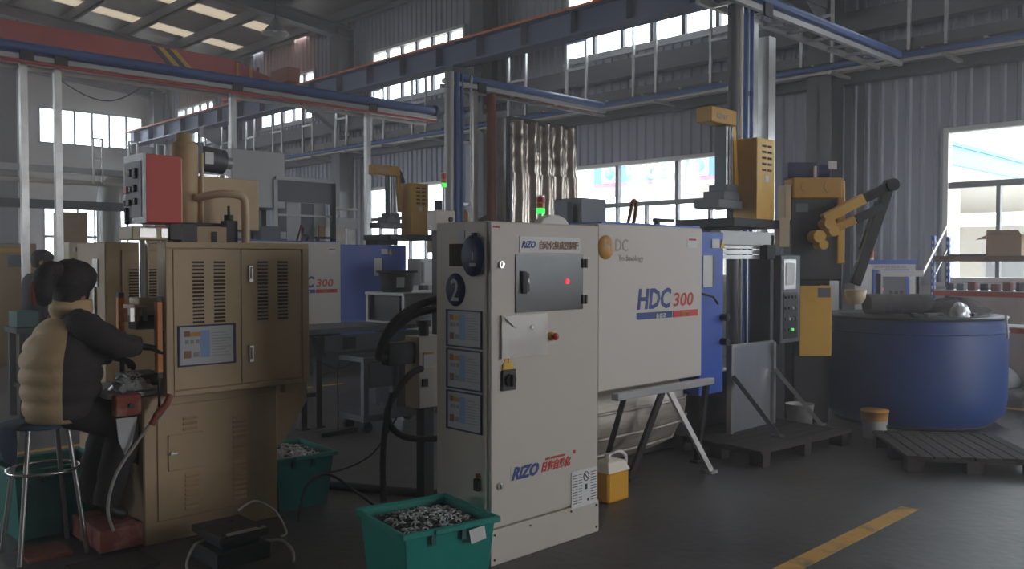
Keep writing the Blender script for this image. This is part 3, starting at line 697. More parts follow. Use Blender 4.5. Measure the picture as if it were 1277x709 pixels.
# ------------------------------------------------------------ die casting machines
def machine(ox, oy, label, blue_w, opened, hl, dep):
    """white housing panel ends at ox, front plane at oy"""
    t = thing('die_casting_machine', label, 'machine', (ox, oy+.7, 0), group='die casting machines')
    X = ox; Y = oy
    MB().box(X-hl, X, Y, Y+dep, .67, 1.845).build('housing', ['machine_white'], t, .008)
    MB().box(X-hl+.05, X-.02, Y+.01, Y+dep-.1, 1.845, 1.86).build('top_strip', ['machine_blue'], t)
    def tx(b, dx, z, s, m, **k): return text('lettering', b, (X+dx, Y-.002, z), s, m, t, 'front', **k)
    tx('HDC', -.845, 1.235, .205, 'ink_blue', shear=.15, bold=.006, sx=.92)
    tx('300', -.40, 1.24, .145, 'ink_red', shear=.15, bold=.002, sx=1.25)
    b1 = MB().box(X-.845, X-.41, Y-.004, Y, 1.155, 1.205).build('logo_bar', ['ink_blue'], t)
    text('lettering', '全自动', (X-.62, Y-.006, 1.16), .04, 'paper', b1, 'front', 0, .001, 1.1)
    b2 = MB().box(X-.395, X-.06, Y-.004, Y, 1.155, 1.205).build('logo_bar', ['ink_red'], t)
    text('lettering', '压铸', (X-.29, Y-.006, 1.16), .04, 'ink_orange', b2, 'front', 0, .001, 1.1)
    tx('H', -1.22, 1.655, .125, 'ink_faint'); tx('DC', -1.10, 1.655, .125, 'ink_faint', sx=.85)
    tx('Technology', -1.06, 1.585, .062, 'ink_faint')
    MB().lathe([(0, 0), (.085, 0), (.085, -.003), (0, -.003)], (X-1.2, Y, 1.68), 24, axis='y').build('emblem', ['ink_orange'], t)
    lb = MB().box(X-.21, X-.08, Y-.003, Y, 1.69, 1.77).build('warning_label', ['paper'], t)
    MB().box(X-.19, X-.09, Y-.004, Y-.003, 1.745, 1.76).build('print', ['ink_red'], lb)
    # blue die section
    bz0 = .5
    bl = MB()
    if opened:
        bl.box(X+.01, X+.36, Y+.03, Y+.10, bz0, 1.82); bl.box(X+.01, X+.06, Y+.10, Y+1.2, bz0, 1.80)
    else:
        bl.box(X+.01, X+blue_w, Y+.03, Y+dep, bz0, 1.82)
    d = bl.build('guard_door', ['machine_blue'], t, .006)
    wx = X+.05 if opened else X+blue_w-.58
    MB().box(wx, wx+.14, Y+.022, Y+.03, 1.375, 1.63).build('door_window', ['paper'], d)
    MB().box(wx+.135, wx+.16, Y+.02, Y+.03, 1.375, 1.63).build('window_edge', ['black'], d)
    MB().box(wx+.13, wx+.24, Y+.024, Y+.03, 1.69, 1.765).build('warning_label', ['paper'], d)
    MB().prism([(wx+.25, 1.69), (wx+.32, 1.69), (wx+.285, 1.765)], 1, Y+.024, Y+.03).build('warning_label', ['hazard_yellow'], d)
    if opened:
        MB().tube([(X-.0, Y+.02, 1.33), (X+.1, Y-.04, 1.30), (X+.2, Y-.02, 1.24)], .01, 8).build('door_handle', ['black'], d)
        for z in (1.12, .92): MB().cyl((X+.34, Y+.03, z), (X+.34, Y-.03, z), .03, n=12).build('clamp_knob', ['black'], d)
    MB().box(X+blue_w, X+blue_w+.04, Y+.1, Y+.5, .5, 1.80).build('end_post', ['cast_grey'], t)
    # base
    MB().box(X-hl+.3, X+blue_w, Y+dep*.45, Y+dep*.95, .0, .66).build('base', ['steel_dark'], t, .01)
    # pieces on the roof of the housing
    MB().box(X-.98, X-.68, Y+.42, Y+.7, 1.86, 2.06).box(X-1.04, X-.99, Y+.5, Y+.52, 1.86, 2.03).build('junction_box', ['cast_grey'], t, .006)
    MB().tube(smooth_path([(X-.45, Y+.4, 1.86), (X-.41, Y+.4, 1.97), (X-.38, Y+.4, 2.06), (X-.34, Y+.4, 2.05), (X-.35, Y+.4, 1.95), (X-.38, Y+.4, 1.86)], 4), .014, 7).build('lifting_hook', ['rust'], t)
    MB().box(X-.2, X+.05, Y+.3, Y+.34, 1.9, 1.93).box(X-.18, X-.15, Y+.3, Y+.34, 1.86, 1.9).build('step', ['steel_dark'], t)
    if opened:
        MB().box(X-.2, X+1.24, Y+.42, Y+1.1, 0, .58).build('die_base', ['steel_dark'], t, .01)
        MB().box(X+.36, X+1.25, Y+.06, Y+.16, 1.72, 1.84).build('top_beam', ['steel_light'], t, .004)
        for z in (1.62, 1.665, 1.71): MB().box(X+.36, X+1.1, Y+.09, Y+.16, z-.017, z+.017).build('slide_rail', ['galv'], t)
        MB().box(X+1.05, X+1.2, Y+.02, Y+.1, 1.6, 1.73).build('slide_motor', ['rubber'], t, .006)
        MB().box(X+1.18, X+1.24, Y+.06, Y+.16, .3, 1.82).build('frame_post', ['cast_grey'], t, .004)
        MB().box(X+.0, X+1.25, Y+1.15, Y+1.2, .1, 1.8).build('rear_panel', ['steel_dark'], t)
        MB().box(X+.36, X+.40, Y+.2, Y+.26, .6, 1.6).build('guide_bar', ['cast_grey'], t)
        MB().box(X+.85, X+1.18, Y+.6, Y+.64, .7, 1.48).build('inner_panel', ['cast_grey'], t)
        MB().box(X+.55, X+.85, Y+.55, Y+1.1, .66, 1.25).build('die_block', ['steel_dark'], t, .01)
        for zz in (.85, 1.15): MB().cyl((X+.3, Y+.8, zz), (X+1.2, Y+.8, zz), .05, n=14).build('tie_bar', ['chrome'], t)
        # operator panel beside the opening
        p = MB().box(X+1.26, X+1.62, Y+.0, Y+.32, .84, 1.64).build('operator_panel', ['cast_grey'], t, .008)
        MB().box(X+1.30, X+1.52, Y-.008, Y, 1.33, 1.6).build('screen_frame', ['galv'], p)
        MB().box(X+1.33, X+1.48, Y-.012, Y-.008, 1.37, 1.57).build('screen', ['paper'], p)
        MB().box(X+1.30, X+1.56, Y-.006, Y, .88, 1.30).build('button_plate', ['black'], p)
        for r in range(4):
            for c in range(4):
                mt = 'lamp_green' if (r, c) == (3, 2) else 'paper' if (r, c) in ((1, 2), (2, 1)) else 'cast_grey'
                MB().cyl((X+1.335+.06*c, Y-.006, 1.26-.1*r), (X+1.335+.06*c, Y-.02, 1.26-.1*r), .014, n=10).build('button', [mt], p)
        MB().box(X+1.36, X+1.56, Y+.12, Y+.3, .0, .84).build('panel_stand', ['steel_dark'], p)
    return t
m2 = machine(5.92, 3.9, 'white and blue machine with open dark die space between white cabinet and furnace', .36, True, 1.28, 1.0)
m1 = machine(6.73, 10.3, 'white and blue machine with closed blue door, beyond the cream press', 1.16, False, 1.75, .6)
# rusty drip sheet below machine 2
dp = MB(); rings = []
prof = [(4.02, .655), (3.96, .56), (3.93, .45), (3.95, .33), (4.02, .22), (4.12, .12), (4.3, .03)]
for x, sh in ((4.55, 0), (4.8, 0), (5.1, 0), (5.4, .0), (5.8, .05), (6.05, .2), (6.2, .45)):
    rings.append([(x, y+sh, z) for y, z in prof])
n = len(prof); vv = [p for r in rings for p in r]
dp.add(vv, [(i*n+j, (i+1)*n+j, (i+1)*n+j+1, i*n+j+1) for i in range(len(rings)-1) for j in range(n-1)], 0, True)
dpo = thing('drip_sheet', 'bulging rust stained metal sheet under the white machine panel', 'sheet', (5.1, 4.1, 0))
dp.build('sheet', ['drip_metal'], dpo)
for y, z in ((3.94, .5), (3.945, .32), (4.06, .17)):
    MB().tube([(4.56, y-.012, z), (5.4, y-.012, z), (5.8, y+.04, z), (6.05, y+.19, z)], .012, 6).build('rib', ['drip_metal'], dpo)
MB().box(4.56, 5.9, 4.33, 4.36, 0, .64).build('backing', ['steel_dark'], dpo)
# trestle bar in front of it
tb = thing('trestle_rail', 'grey steel rail on slanting legs before the rusty drip sheet', 'trestle', (5.2, 3.75, 0))
MB().bar((4.64, 3.75, .655), (5.83, 3.75, .655), .06, .05).build('rail', ['steel_light'], tb, .004)
for p, q, lab in (((5.27, 3.75, .63), (5.59, 3.6, .02), 'galv'), ((4.74, 3.75, .63), (4.66, 3.9, .02), 'steel_dark'), ((5.76, 3.75, .63), (5.80, 3.86, .02), 'steel_dark'), ((5.2, 3.76, .63), (4.98, 3.88, .02), 'steel_dark')):
    MB().bar(p, q, .045, .035).box(q[0]-.04, q[0]+.04, q[1]-.04, q[1]+.04, 0, .02).build('leg', [lab], tb)
# shield plate on the dark pallet
sh = thing('splash_shield', 'upright grey metal plate with slanting struts standing on the dark pallet', 'shield', (6.75, 3.95, .13))
MB().box(6.42, 7.12, 3.95, 3.97, .13, .86).build('plate', ['shield_metal'], sh)
MB().box(6.40, 6.44, 3.92, 3.97, .13, .86).build('upright', ['galv'], sh); MB().box(7.1, 7.14, 3.92, 3.97, .13, .86).build('upright', ['galv'], sh)
MB().box(6.42, 7.12, 3.93, 3.975, .855, .875).build('top_edge', ['galv'], sh)
for x0, x1 in ((6.42, 6.6), (7.12, 7.34)): MB().bar((x0, 3.92, .62), (x1, 3.6, .145), .035).box(x1-.04, x1+.04, 3.56, 3.64, .13, .145).build('strut', ['galv' if x0 > 7 else 'cast_grey'], sh)
def pallet(label, loc, rz, L, W, nb, mat):
    t = thing('pallet', label, 'pallet', loc, rz, local=True)
    w = W/nb
    for k in range(nb): MB().box(-L/2 + random.uniform(-.02, .02), L/2 + random.uniform(-.02, .02), -W/2 + w*k + .006, -W/2 + w*(k+1) - .006, .105, .127 + random.uniform(0, .003)).build('plank', [mat], t)
    for x in (-L/2+.06, 0, L/2-.06):
        MB().box(x-.05, x+.05, -W/2+.01, W/2-.01, .085, .105).build('bearer', [mat], t)
        for y in (-W/2+.07, 0, W/2-.07): MB().box(x-.05, x+.05, y-.06, y+.06, 0, .085).build('block', [mat], t)
    return t
pallet('dark worn wooden pallet under the upright metal plate', (6.68, 3.80, 0), R(-4), 1.3, .9, 7, 'wood_dark')
pallet('dark slatted wooden pallet on the floor before the blue furnace', (7.32, 2.48, 0), R(37), 1.0, .98, 10, 'wood_dark')

# ------------------------------------------------------------ spray robots: one per machine, on top
def robot(px, py, label):
    """px, py: front right corner line of the yellow box"""
    t = thing('spray_robot', label, 'robot', (px, py+.25, 1.86), group='yellow robots on the machines')
    MB().box(px, px+.32, py, py+.25, 1.97, 2.72).build('drive_box', ['robot_yellow'], t, .006)
    vb = [c for c in t.children][0]
    for r in range(5):
        for c in range(2): MB().box(px+.09+.1*c, px+.16+.1*c, py-.004, py, 2.42+.055*r, 2.44+.055*r).build('vent_slot', ['slot_dark'], vb)
    MB().box(px+.14, px+.2, py-.003, py, 2.32, 2.38).build('label', ['paper'], vb)
    cx = px - .2; cy = py + .22
    MB().box(cx-.07, cx+.05, cy-.06, cy+.06, 2.12, 2.82).build('column', ['cast_grey'], t, .006)
    for dx in (-.06, -.02, .02): MB().box(cx+dx-.008, cx+dx+.008, cy-.07, cy-.06, 2.2, 2.8).build('guide_rail', ['galv'], t)
    MB().box(cx-.34, cx+.08, cy-.08, cy+.08, 2.82, 2.96).build('arm_head', ['robot_yellow_dark'], t, .008)
    text('lettering', 'RIZO', (cx-.26, cy-.0815, 2.86), .07, 'ink_faint', [c for c in t.children if c.name.startswith('arm_head')][0], 'front', .2, .001, 1.1)
    MB().prism([(cx+.08, 2.96), (cx+.13, 2.96), (cx+.2, 2.3), (cx+.14, 2.3)], 1, cy-.03, cy+.03).build('arm_strut', ['robot_yellow'], t)
    for k in range(3): MB().tube(smooth_path([(cx+.02, cy+.05+.03*k, 2.93), (cx+.12, cy+.05+.03*k, 2.96), (cx+.22, cy+.05+.03*k, 2.88), (cx+.28, cy+.05+.03*k, 2.74)], 4), .014, 7).build('hose', ['rubber'], t)
    MB().box(cx-.28, cx+.12, cy-.12, cy+.14, 2.06, 2.14).box(cx-.16, cx+.1, cy-.1, cy+.12, 2.14, 2.22).box(cx-.1, cx+.08, cy-.09, cy+.1, 2.22, 2.28).build('slide_carriage', ['cast_grey'], t, .005)
    MB().box(cx-.22, px+.38, py-.02, py+.6, 1.89, 1.97).build('bed', ['steel_dark'], t, .005)
    MB().box(cx-.2, px-.02, py+.3, py+.58, 1.862 if px < 7.5 else 1.825, 1.89).build('support', ['steel_dark'], t)
    return t
robot(7.2, 4.16, 'yellow robot with vented box and grey mast above the machine with open die space')
robot(7.78, 10.06, 'distant yellow robot with mast and black hoses beyond the machine with closed blue door')
def ladle(x, y, rz, label):
    t = thing('ladle_robot', label, 'robot', (x, y, 0), rz, local=True)
    MB().box(-.16, .2, .1, .42, 0, 1.42).build('pedestal', ['steel_dark'], t, .01)
    MB().box(-.23, .27, -.02, .2, 1.40, 2.21).build('body_plate', ['black'], t, .006)
    hd = MB().box(-.23, .25, -.06, .2, 2.19, 2.39).build('head_beam', ['robot_yellow_dark'], t, .012)
    for xx in (-.1, .12): MB().cyl((xx, -.06, 2.3), (xx, -.068, 2.3), .055, n=20).build('boss', ['robot_yellow_dark'], hd)
    MB().box(.21, .28, -.05, .18, 1.56, 2.36).build('side_beam', ['robot_yellow'], t, .006)
    MB().box(-.30, -.24, -.04, .18, 1.98, 2.32).box(-.36, -.26, -.06, .1, 1.72, 2.0).build('side_cover', ['cream_light'], t, .005)
    MB().box(-.19, -.07, -.026, -.02, 2.06, 2.14).build('plate_label', ['cast_grey'], t)
    mo = MB().box(-.26, .04, .0, .18, 2.39, 2.54).cyl((.04, .09, 2.465), (.16, .09, 2.465), .07, n=16).build('motor', ['navy'], t, .01)
    MB().box(-.02, .0, -.05, -.0, 2.39, 2.5).box(.12, .2, -.04, -.03, 2.47, 2.55).build('fitting', ['panel_white'], t)
    MB().bar((.03, -.14, 1.98), (.42, -.14, 2.18), .08, .1).build('upper_arm', ['robot_yellow'], t, .01)
    MB().bar((.40, -.14, 2.17), (.70, -.14, 2.32), .07, .09).cyl((.68, -.2, 2.31), (.68, -.08, 2.31), .06, n=16).build('arm_tip', ['rubber'], t, .006)
    MB().bar((.1, -.14, 1.88), (.34, -.14, 1.98), .05, .08).build('link_arm', ['robot_yellow_dark'], t, .008)
    MB().bar((.34, -.14, 1.98), (.60, -.14, 2.10), .05, .08).build('link_tip', ['rubber'], t, .006)
    MB().bar((.67, -.1, 2.28), (.36, -.1, 1.36), .07, .1).bar((.6, -.04, 2.16), (.44, -.04, 1.7), .04, .05).build('ladle_arm', ['rubber'], t, .008)
    MB().lathe([(0, 0), (.06, .01), (.09, .06), (.1, .14), (.085, .14), (.07, .06), (0, .03)], (.36, -.12, 1.17), 16).build('ladle_cup', ['cream_light'], t)
    for q, r in (((-.02, -.2, 1.82), .06), ((.08, -.2, 1.94), .055), ((.02, -.2, 1.74), .045), ((.12, -.2, 1.87), .05)): MB().cyl((q[0], -.2, q[2]), (q[0], -.02, q[2]), r, n=16).build('pivot', ['robot_yellow'], t, .006)
    lp = MB().box(-.19, .11, -.16, -.13, .68, 1.35).box(.09, .12, -.15, .1, .68, 1.35).build('front_guard', ['robot_yellow'], t, .004)
    MB().box(-.02, .1, -.165, -.16, 1.24, 1.33).build('nameplate', ['cast_grey'], lp)
    MB().box(-.05, .15, -.13, .1, .9, 1.0).build('guard_bracket', ['steel_dark'], t)
    return t
ladle(8.0, 4.0, R(-43), 'yellow and black ladle robot with long folded arm beside the blue furnace')
ladle(8.85, 10.45, R(-43), 'distant ladle robot with blue motor seen above the white control cabinet')

# ------------------------------------------------------------ furnace with what lies on it
fu = thing('melting_furnace', 'large round blue melting furnace at right beside the yellow robot', 'furnace', (9.03, 3.47, 0))
MB().lathe([(.74, .03), (.84, .12), (.862, .3), (.862, .95), (.84, 1.0), (.84, 1.03)], (9.03, 3.47, 0), 64).build('shell', ['tank_blue'], fu)
MB().lathe([(.68, 1.03), (.868, 1.03), (.868, 1.05), (.68, 1.05)], (9.03, 3.47, 0), 64).build('rim', ['steel_dark'], fu)
MB().lathe([(0, 1.03), (.7, 1.03), (.7, 1.055), (0, 1.06)], (9.03, 3.47, 0), 48).build('cover', ['ash'], fu)
MB().lathe([(.72, 0), (.74, 0), (.74, .04), (.72, .04)], (9.03, 3.47, 0), 48).build('foot_ring', ['steel_dark'], fu)
MB().lathe([(.860, .9), (.868, .9), (.868, .915), (.860, .915)], (9.03, 3.47, 0), 64).build('seam', ['tank_blue'], fu)
MB().box(9.56, 9.63, 2.80, 2.88, .72, .88).build('lifting_lug', ['steel_dark'], fu, .005)
random.seed(11)
def heap(cx, cy, z, rx, ry, h, rz, seed):
    random.seed(seed); mb = MB(); N, K = 26, 7; rings = []
    for k in range(K+1):
        t = k/K; rr = []
        for i in range(N):
            a = 2*math.pi*i/N; q = max(.02, math.cos(t*1.57))*(1+random.uniform(-.1, .1)); x, y = rx*q*math.cos(a), ry*q*math.sin(a)
            rr.append((cx + x*math.cos(rz) - y*math.sin(rz), cy + x*math.sin(rz) + y*math.cos(rz), z + h*math.sin(t*1.57)*(1+random.uniform(-.12, .12)) if k else z))
        rings.append(rr)
    return mb.loft(rings, 0, True, True)
dm = solo(MB().cyl((8.55, 3.72, 1.16), (9.05, 3.30, 1.16), .1, n=24), 'crucible_cover', ['ash'], 'dark rounded drum lying on top of the blue furnace', 'drum', bev=.02)
solo(heap(9.20, 3.13, 1.056, .34, .2, .16, R(-50), 4), 'dross_heap', ['ash'], 'dark heap of dross on the right of the furnace top', 'dross')
solo(heap(8.84, 2.95, 1.056, .12, .09, .13, 0, 9), 'crumpled_foil', ['scrap'], 'bright crumpled metal scrap on the front of the furnace top', 'scrap')
random.seed(21)
offs = []
for k in range(8):
    a = 3.55 + .17*k + random.uniform(0, .05); r = random.uniform(.42, .62)
    x, y = 9.03 + r*math.cos(a), 3.47 + r*math.sin(a)
    m = MB().obox((x, y, 1.075), (random.uniform(.05, .14), random.uniform(.03, .07), .03), (0, 0, random.uniform(0, 3)))
    offs.append((x*.716 - y*.698, m))
ORD = ['leftmost', 'second from left', 'third from left', 'fourth from left', 'fifth from left', 'sixth from left', 'seventh from left', 'rightmost']
for k, (q, m) in enumerate(sorted(offs, key=lambda e: e[0])): solo(m, 'metal_offcut', ['cast_grey'], 'grey metal offcut on the furnace cover, %s of its row' % ORD[k], 'offcut', 'offcuts on the furnace cover', bev=.004)
fs = thing('angle_stand', 'grey angle iron stand rising from the furnace top before the control panel', 'stand', (8.96, 3.55, 1.05))
MB().bar((8.80, 3.70, 1.05), (8.80, 3.70, 1.46), .05).build('upright', ['cast_grey'], fs)
MB().bar((8.80, 3.70, 1.46), (9.12, 3.40, 1.46), .05, .06).build('top_bar', ['steel_light'], fs)
MB().bar((9.09, 3.43, 1.14), (9.09, 3.43, 1.44), .025).build('drop_bar', ['steel_dark'], fs)
MB().bar((9.12, 3.40, 1.46), (9.35, 3.25, 1.95), .022).build('sloping_rod', ['galv'], fs)
solo(MB().bar((9.02, 2.60, 1.08), (8.99, 2.575, .86), .018), 'stirring_rod', ['panel_white'], 'short pale rod hanging over the front rim of the furnace', 'rod')

hm = thing('furnace_control_panel', 'white control panel with blue framed window behind the furnace', 'control panel', (10.25, 4.25, 0), R(-45), local=True)
MB().box(-.27, .27, -.2, .2, 0.02, 1.59).build('body', ['panel_white'], hm, .006)
MB().box(-.275, .275, -.21, -.2, 1.55, 1.6).build('top_band', ['machine_blue'], hm)
fw = MB()
for q in ((-.22, .2, 1.13, 1.17), (-.22, .2, 1.45, 1.49), (-.22, -.18, 1.17, 1.45), (.16, .2, 1.17, 1.45)): fw.box(q[0], q[1], -.21, -.2, q[2], q[3])
fw.build('window_frame', ['machine_blue'], hm)
MB().box(-.18, .16, -.206, -.2, 1.17, 1.45).build('window', ['cast_grey'], hm)
MB().box(-.13, -.1, -.212, -.206, 1.25, 1.28).build('display', ['led_red'], hm)
for k in range(3): MB().box(-.03+.06*k, .01+.06*k, -.21, -.206, 1.2, 1.25).build('switch', ['black'], hm)
text('lettering', '熔炉控制系统', (-.2, -.211, 1.505), .038, 'ink_grey', hm, 'front', 0, 0, 1.6)
wp = MB().box(.275, .281, -.17, .17, 1.05, 1.58).build('side_panel', ['panel_white'], hm)
MB().cyl((-.18, -.05, 1.59), (-.18, -.05, 1.63), .03, n=14).build('lamp_base', ['cream_light'], hm); MB().cyl((-.18, -.05, 1.63), (-.18, -.05, 1.70), .032, n=14).build('beacon', ['lamp_red_off'], hm)
solo(MB().box(9.72, 10.08, 4.72, 5.05, 0, 1.35), 'grey_cabinet', ['steel_light'], 'plain grey cabinet left of the white furnace control panel', 'cabinet', bev=.008)

# bucket, jug, white tub
bk = thing('paint_bucket', 'small white and orange bucket on the floor by the blue furnace', 'bucket', (7.78, 3.30, 0))
MB().lathe([(.098, 0), (.112, .2), (.115, .2)], (7.78, 3.30, 0), 24).build('bucket', ['paper'], bk)
MB().lathe([(.1122, .16), (.118, .235), (.122, .235), (.122, .25), (0, .252)], (7.78, 3.30, 0), 24).build('lid', ['ink_orange'], bk)
text('lettering', 'Filter', (7.76, 3.186, .1), .04, 'ink_black', bk, 'front', 0, .001, 1)
jg = thing('oil_jug', 'translucent jug half full of yellow oil on the floor by the cabinet', 'jug', (4.47, 3.66, 0))
MB().box(4.37, 4.59, 3.58, 3.74, 0, .2).build('oil', ['oil'], jg, .014)
MB().loft([[(4.365+.23*(i in (1,2)), 3.575+.17*(i > 1), .2) for i in range(4)], [(4.39+.18*(i in (1,2)), 3.60+.12*(i > 1), .26) for i in range(4)], [(4.45+.06*(i in (1,2)), 3.64+.04*(i > 1), .28) for i in range(4)]], 0, True, False).build('shoulder', ['jug'], jg, .006)
MB().cyl((4.46, 3.66, .27), (4.46, 3.66, .31), .022, n=12).build('cap', ['panel_white'], jg)
MB().tube(smooth_path([(4.47, 3.66, .3), (4.53, 3.63, .32), (4.6, 3.62, .28), (4.59, 3.62, .2)], 4), .011, 7).build('handle', ['panel_white'], jg)
solo(MB().lathe([(.11, 0), (.13, .22), (.135, .22), (.12, .21), (.1, .02), (0, .02)], (7.78, 4.02, .0), 20), 'plastic_tub', ['paper'], 'white plastic tub on the floor behind the upright metal plate', 'tub')

# shelving at the window
sf = thing('storage_rack', 'blue and red storage rack in front of the right window', 'rack', (11.6, 2.6, 0))
for y in (4.1, .9):
    for x in (11.35, 11.85):
        MB().box(x-.03, x+.03, y-.02, y+.02, 0, 1.9).build('upright', ['rack_blue'], sf)
    for k in range(3): MB().bar((11.38, y, .4+.5*k), (11.82, y, .75+.5*k), .02).build('brace', ['galv'], sf)
for k in range(22):
    for x in (11.35, 11.85): MB().box(x-.034, x-.03, 4.092, 4.108, .12+.08*k, .16+.08*k).build('slot', ['paper'], sf); MB().box(x-.012, x+.012, 4.076, 4.08, .12+.08*k, .16+.08*k).build('slot', ['paper'], sf)
for z in (.74, 1.16, 1.58):
    MB().box(11.33, 11.87, .92, 4.08, z+.05, z+.07).build('shelf_board', ['wood' if z > 1.5 else 'steel_light'], sf)
    for x in (11.33, 11.87): MB().box(x-.02, x+.02, .92, 4.08, z, z+.06).build('beam', ['wood' if z > 1.5 else 'shelf_red'], sf)
bxx = thing('cardboard_box', 'open brown cardboard box on the top shelf by the window', 'box', (11.6, 3.33, 1.651))
MB().box(11.42, 11.78, 3.14, 3.52, 1.651, 1.9).build('carton', ['cardboard'], bxx)
MB().add([(11.42, 3.52, 1.9), (11.78, 3.52, 1.9), (11.8, 3.64, 1.86), (11.4, 3.64, 1.84)], [(0,1,2,3)]).build('flap', ['cardboard'], bxx)
MB().add([(11.42, 3.14, 1.9), (11.42, 3.52, 1.9), (11.36, 3.5, 1.96), (11.36, 3.16, 1.95)], [(0,1,2,3)]).build('flap', ['cardboard'], bxx)
MB().add([(11.42, 3.14, 1.9), (11.78, 3.14, 1.9), (11.78, 3.02, 1.88), (11.42, 3.02, 1.87)], [(0,1,2,3)]).build('flap', ['cardboard'], bxx)
random.seed(31)
for k in range(9):
    y = 3.95 - .13*k; h = random.choice((.08, .1, .14, .06)); mt = random.choice(('steel_dark', 'cast_grey', 'rust'))
    m = MB().cyl((11.5, y, 1.231), (11.5, y, 1.231+h), .045, n=12) if k % 3 == 0 else MB().box(11.44, 11.56, y-.045, y+.04, 1.231, 1.231+h)
    solo(m, 'machine_part', [mt], 'steel part on the middle rack shelf, %s from the blue upright' % ('first', 'second', 'third', 'fourth', 'fifth', 'sixth', 'seventh', 'eighth', 'ninth')[k], 'machine part', 'parts on the middle shelf', bev=.004)
solo(MB().box(11.4, 11.6, 3.55, 3.95, 1.651, 1.67), 'flat_plate', ['steel_dark'], 'dark flat plate lying on the top shelf beside the cardboard box', 'plate')
for k in range(4):
    solo(heap(12.15, 2.6+.46*k, 0, .18, .2, .24+.05*(k % 2), 0, 50+k), 'white_sack', ['paper_dim'], 'pale sack on the floor below the window, %s counting from the right' % ('first', 'second', 'third', 'fourth')[k], 'sack', 'sacks below the window')
# ------------------------------------------------------------ cream hydraulic press
hp = thing('hydraulic_press', 'cream hydraulic press with red control box on top, at which the worker sits', 'press', (2.3, 5.2, 0))
lo = MB().box(1.88, 2.70, 4.84, 5.5, .0, .83).build('lower_box', ['cream'], hp, .008)
MB().box(1.955, 2.635, 4.832, 4.84, .125, .775).build('access_panel', ['cream'], lo, .003)
MB().box(2.012, 2.218, 4.824, 4.832, .40, .605).build('hatch', ['cream'], lo, .003)
MB().cyl((2.03, 4.824, .50), (2.03, 4.81, .50), .011, n=10).box(2.025, 2.06, 4.808, 4.815, .495, .505).build('hatch_latch', ['galv'], lo)
def louver_mesh(w):
    return MB().prism([(0, 0), (-.012, .004), (0, .018)], 0, 0, w).mesh('louver', [ 'cream'])
lv = louver_mesh(.082)
base = Vector(hp.location)
for k in range(3): inst(lv, 'louver', lo, Vector((2.10, 4.831, .62+.03*k)) - base)
for k in range(8): inst(lv, 'louver', lo, Vector((2.11, 4.831, .165+.027*k)) - base)
for k in range(17): inst(lv, 'louver', lo, Vector((2.40, 4.831, .165+.0305*k)) - base)
MB().box(1.874, 1.88, 4.9, 5.2, .45, .7).build('side_opening', ['slot_dark'], lo)
MB().box(2.27, 2.82, 4.84, 5.42, .83, 1.69).build('press_frame', ['cream'], hp, .006)
up = MB().box(1.965, 2.855, 4.74, 4.84, .835, 1.69).build('upper_cabinet', ['cream'], hp, .006)
MB().box(1.965, 2.855, 4.722, 4.745, 1.655, 1.69).box(1.965, 2.005, 4.722, 4.745, .835, 1.655).box(2.81, 2.855, 4.722, 4.745, .835, 1.655).box(2.005, 2.81, 4.722, 4.745, .835, .865).build('door_frame', ['cream'], up, .003)
dl = MB().box(2.01, 2.407, 4.727, 4.74, .87, 1.65).build('door', ['cream'], up, .002)
d2 = MB().box(2.411, 2.806, 4.727, 4.74, .87, 1.65).build('door', ['cream'], up, .002)
sm = MB().box(0, .066, -.003, .004, 0, .011).mesh('vent_slot', ['slot_dark'])
for x, d in ((2.118, dl), (2.243, dl), (2.512, d2), (2.645, d2)):
    for k in range(17): inst(sm, 'vent_slot', d, Vector((x, 4.726, 1.235+.021*k)) - base)
for z in (1.04, 1.51): MB().box(2.452, 2.482, 4.712, 4.727, z-.05, z+.05).box(2.46, 2.474, 4.702, 4.712, z-.03, z+.035).build('door_handle', ['chrome'], d2, .003, label='small chrome latch handle')
board(dl, 'instruction_frame', 4.727, 2.03, 2.37, .995, 1.225, 'front')
MB().box(2.70, 2.855, 4.745, 4.80, .78, .835).build('bracket', ['cream'], hp, .003)
MB().prism([(2.705, .83), (2.98, .83), (2.98, .68), (2.80, .42), (2.705, .42)], 1, 4.96, 5.36).build('discharge_chute', ['cream'], hp, .004)
MB().box(1.70, 2.0, 4.86, 5.4, .835, .862).build('bed_plate', ['steel_light'], hp, .004)
bed = MB().box(1.90, 2.1, 5.05, 5.3, .862, .93).build('lower_die', ['steel_dark'], hp, .006)
MB().box(1.84, 2.12, 4.86, 5.06, 1.70, 1.775).build('crosshead', ['cream_light'], hp, .005)
MB().box(2.12, 2.46, 5.0, 5.4, 1.69, 1.79).build('crosshead_beam', ['cream'], hp, .005)
MB().box(1.88, 1.97, 4.855, 4.86, 1.715, 1.765).box(2.0, 2.06, 4.855, 4.86, 1.715, 1.765).build('plate_label', ['galv'], hp)
for x, y in ((2.0, 4.96), (2.13, 4.98)): MB().cyl((x-.06, y, 1.34), (x-.06, y, 1.70), .026, n=18).build('guide_rod', ['chrome'], hp)
MB().box(1.86, 2.12, 4.90, 5.06, 1.28, 1.34).box(1.89, 2.1, 4.91, 5.05, 1.34, 1.38).build('ram_plate', ['cream_light'], hp, .005)
for i in range(4): MB().box(1.80+.035*i, 1.822+.035*i, 4.885, 4.9, 1.25, 1.325).build('die_bolt', ['galv' if i % 2 else 'rust'], hp)
MB().box(1.88, 2.05, 4.92, 5.04, 1.2, 1.28).build('upper_die', ['steel_dark'], hp, .006)
rb = thing_part = MB().box(1.85, 2.045, 4.69, 4.96, 1.79, 2.155).build('control_box', ['crane_red'], hp, .004, label='red control box')
MB().box(1.838, 1.85, 4.685, 4.965, 1.785, 2.16).build('face_frame', ['steel_light'], rb, .002)
MB().box(1.834, 1.838, 4.715, 4.94, 1.82, 2.12).build('face_plate', ['paper_dim'], rb)
